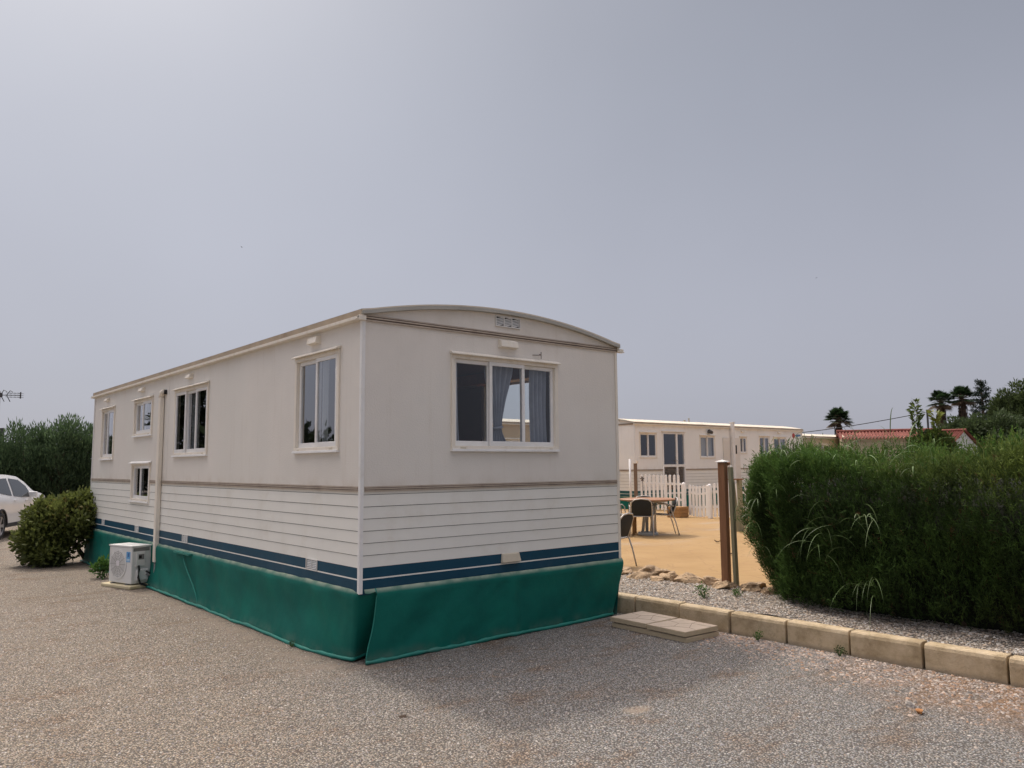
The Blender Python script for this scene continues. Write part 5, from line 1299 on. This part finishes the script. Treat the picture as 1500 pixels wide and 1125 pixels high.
        for c, r_ in arches: mb.tube([(sg*.895, c+r_*1.02*math.cos(a), .34+r_*1.02*math.sin(a)) for a in [PI*k/16 for k in range(17)]], .028, 6)
        mb.box((sg*.86, -.95, .28), (sg*.895, .95, .38)); mb.build('sill_cladding', M['plastic'], t)
        for c, _ in arches:
            wl = thing('wheel', (0, 0, 0)); wl.parent = t; wl.location = (sg*.79, c, .34)
            Tw = lambda x, y, z, s=sg: (s*z, x, y)
            mb = MB(); mb.lathe([(.22, -.11), (.31, -.11), (.338, -.085), (.34, 0), (.338, .085), (.31, .11), (.235, .11), (.22, .09)], 36, 0, Tw); mb.build('tyre', M['black'], wl, smooth=True)
            mb = MB(); mb.lathe([(.235, .03), (.235, .105), (.22, .105), (.215, .05), (.05, .06), (.045, .10), (.0, .10)], 30, 0, Tw)
            for k in range(5):
                a = 2*PI*k/5; ca, sa = math.cos(a), math.sin(a)
                mb.add([Tw(x*ca-y*sa, x*sa+y*ca, z) for x, y, z in [(.04, -.03, .09), (.22, -.045, .098), (.22, .045, .098), (.04, .03, .09), (.04, -.03, .06), (.22, -.045, .06), (.22, .045, .06), (.04, .03, .06)]], [(0, 1, 2, 3), (0, 4, 5, 1), (2, 6, 7, 3), (1, 5, 6, 2)])
            mb.build('rim', M['rim'], wl)
    mb = MB(); mb.add([(-.62, -1.985, 1.24), (.62, -1.985, 1.24), (.55, -1.70, 1.505), (-.55, -1.70, 1.505)], [(0, 1, 2, 3)]); mb.build('rear_window', M['carglass'], t, recalc=False)
    mb = MB(); mb.add([(-.66, 1.05, 1.15), (.66, 1.05, 1.15), (.58, .66, 1.44), (-.58, .66, 1.44)], [(0, 1, 2, 3)]); mb.build('windscreen', M['carglass'], t, recalc=False)
    mb = MB(); mb.box((-.84, -2.19, .36), (.84, -2.10, .60)); mb.build('bumper', M['plastic'], t, bevel=.03)
    # place: rear right wheel on the ground at the measured point
    off = Matrix.Rotation(h, 3, 'Z') @ Vector((.80, -1.32, 0)); t.scale = (.91, .91, .91); off = off*.91; t.location = (-.62-off.x, 15.5-off.y, 0)
    return t
make_car()

# ------------------------------------------------------------------ antenna, dark post, wire, birds
t = thing('tv_antenna', (.14, 22.55, 0), 0, 'dark television antenna on a pale mast at the left edge', 'antenna')
mb = MB(); mb.tube([(0, 0, 0), (0, 0, 3.98)], .025, 8); mb.build('mast', M['mast'], t)
mb = MB(); mb.tube([(-.25, .2, 3.87), (.50, -.40, 3.85)], .012, 6); mb.build('boom', M['antenna'], t)
def el(name, pts, r_=.009): mb = MB(); [mb.tube(p, r_, 5) for p in pts]; mb.build(name, M['antenna'], t)
bx_ = lambda q: Vector((-.25+.75*q, .2-.6*q, 3.87-.02*q)); pv = Vector((.62, .78, 0))
el('director', [[bx_(q)-pv*.16+Vector((0, 0, dz)), bx_(q)+pv*.16+Vector((0, 0, dz))] for q in (.62, .75, .88, .99) for dz in (-.06, .0, .06)], .006)
el('reflector', [[bx_(.36), bx_(.42)+Vector((.03, -.02, .16)), bx_(.44)+Vector((.09, -.06, .10))], [bx_(.36), bx_(.42)+Vector((.05, -.03, -.20))], [bx_(.55), bx_(.62)+Vector((.03, -.02, .14)), bx_(.64)+Vector((.08, -.05, .09))], [bx_(.55), bx_(.63)+Vector((.03, -.02, -.20))]], .012)
mb = MB(); mb.box((-.07, -.05, 3.80), (.07, .05, 3.93)); mb.build('junction_box', M['antenna'], t)
el('cross_tie', [[bx_(.99)+Vector((0, 0, -.1)), bx_(.99)+Vector((0, 0, .1))]], .02)
t = thing('dark_post', (1.70, 34.4, 0), R(-40), 'dark flat-topped post with a side bracket, rising above the trees at the left edge', 'post')
mb = MB(); mb.box((-.10, -.07, 0), (.10, .07, 3.38)); mb.build('shaft', M['antenna'], t, bevel=.01)
mb = MB(); mb.tube([(-.05, 0, 2.85), (-.40, 0, 2.70)], .04, 6); mb.build('bracket', M['antenna'], t)
mb = MB(); P0, P1 = Vector((29.5, 17.6, 2.75)), Vector((38.6, 11.0, 4.1))
mb.tube([P0.lerp(P1, k/20) - Vector((0, 0, .35*math.sin(PI*k/20)*.6)) for k in range(21)], .02, 5); o = mb.build('overhead_cable', M['wire']); tag(o, 'thin overhead cable crossing the sky above the red roof', 'cable')
mb = MB(); mb.tube([(0, 0, 0), (0, 0, 4.25)], .05, 8); o = mb.build('cable_pole', M['antenna']); o.location = (38.7, 10.95, 0); tag(o, 'thin cable pole behind the tall leafy shoot', 'pole')
def bird(loc, s, rz, label, dih):
    mb = MB(); mb.tube([(0, -.5*s, 0), (0, -.2*s, .02*s), (0, .2*s, .0), (0, .5*s, 0)], [.03*s, .11*s, .12*s, .03*s], 8)
    mb.add([(0, .5*s, .02*s), (0, .7*s, 0), (.03*s, .5*s, -.02*s), (-.03*s, .5*s, -.02*s)], [(0, 1, 2), (0, 1, 3), (2, 1, 3)])
    mb.add([(0, -.45*s, 0), (-.12*s, -.8*s, 0), (.12*s, -.8*s, 0)], [(0, 1, 2)])
    for sg in (1, -1): mb.add([(sg*.08*s, .22*s, .04*s), (sg*.5*s, .32*s, dih*.5*s), (sg*1.05*s, .0, dih*.75*s), (sg*.5*s, -.02*s, dih*.5*s), (sg*.08*s, -.22*s, .03*s)], [(0, 1, 2, 3, 4)])
    o = mb.build('bird', M['black'], None, recalc=False); o.location = loc; o.rotation_euler = (0, .2, rz); tag(o, label, 'bird')
bird((11.43, 32.9, 12.81), .085, .6, 'small dark bird high in the sky above the caravan roof', .3); bird((52.65, 23.99, 15.71), .10, 1.2, 'tiny pale-looking bird in the sky at the right', .15)
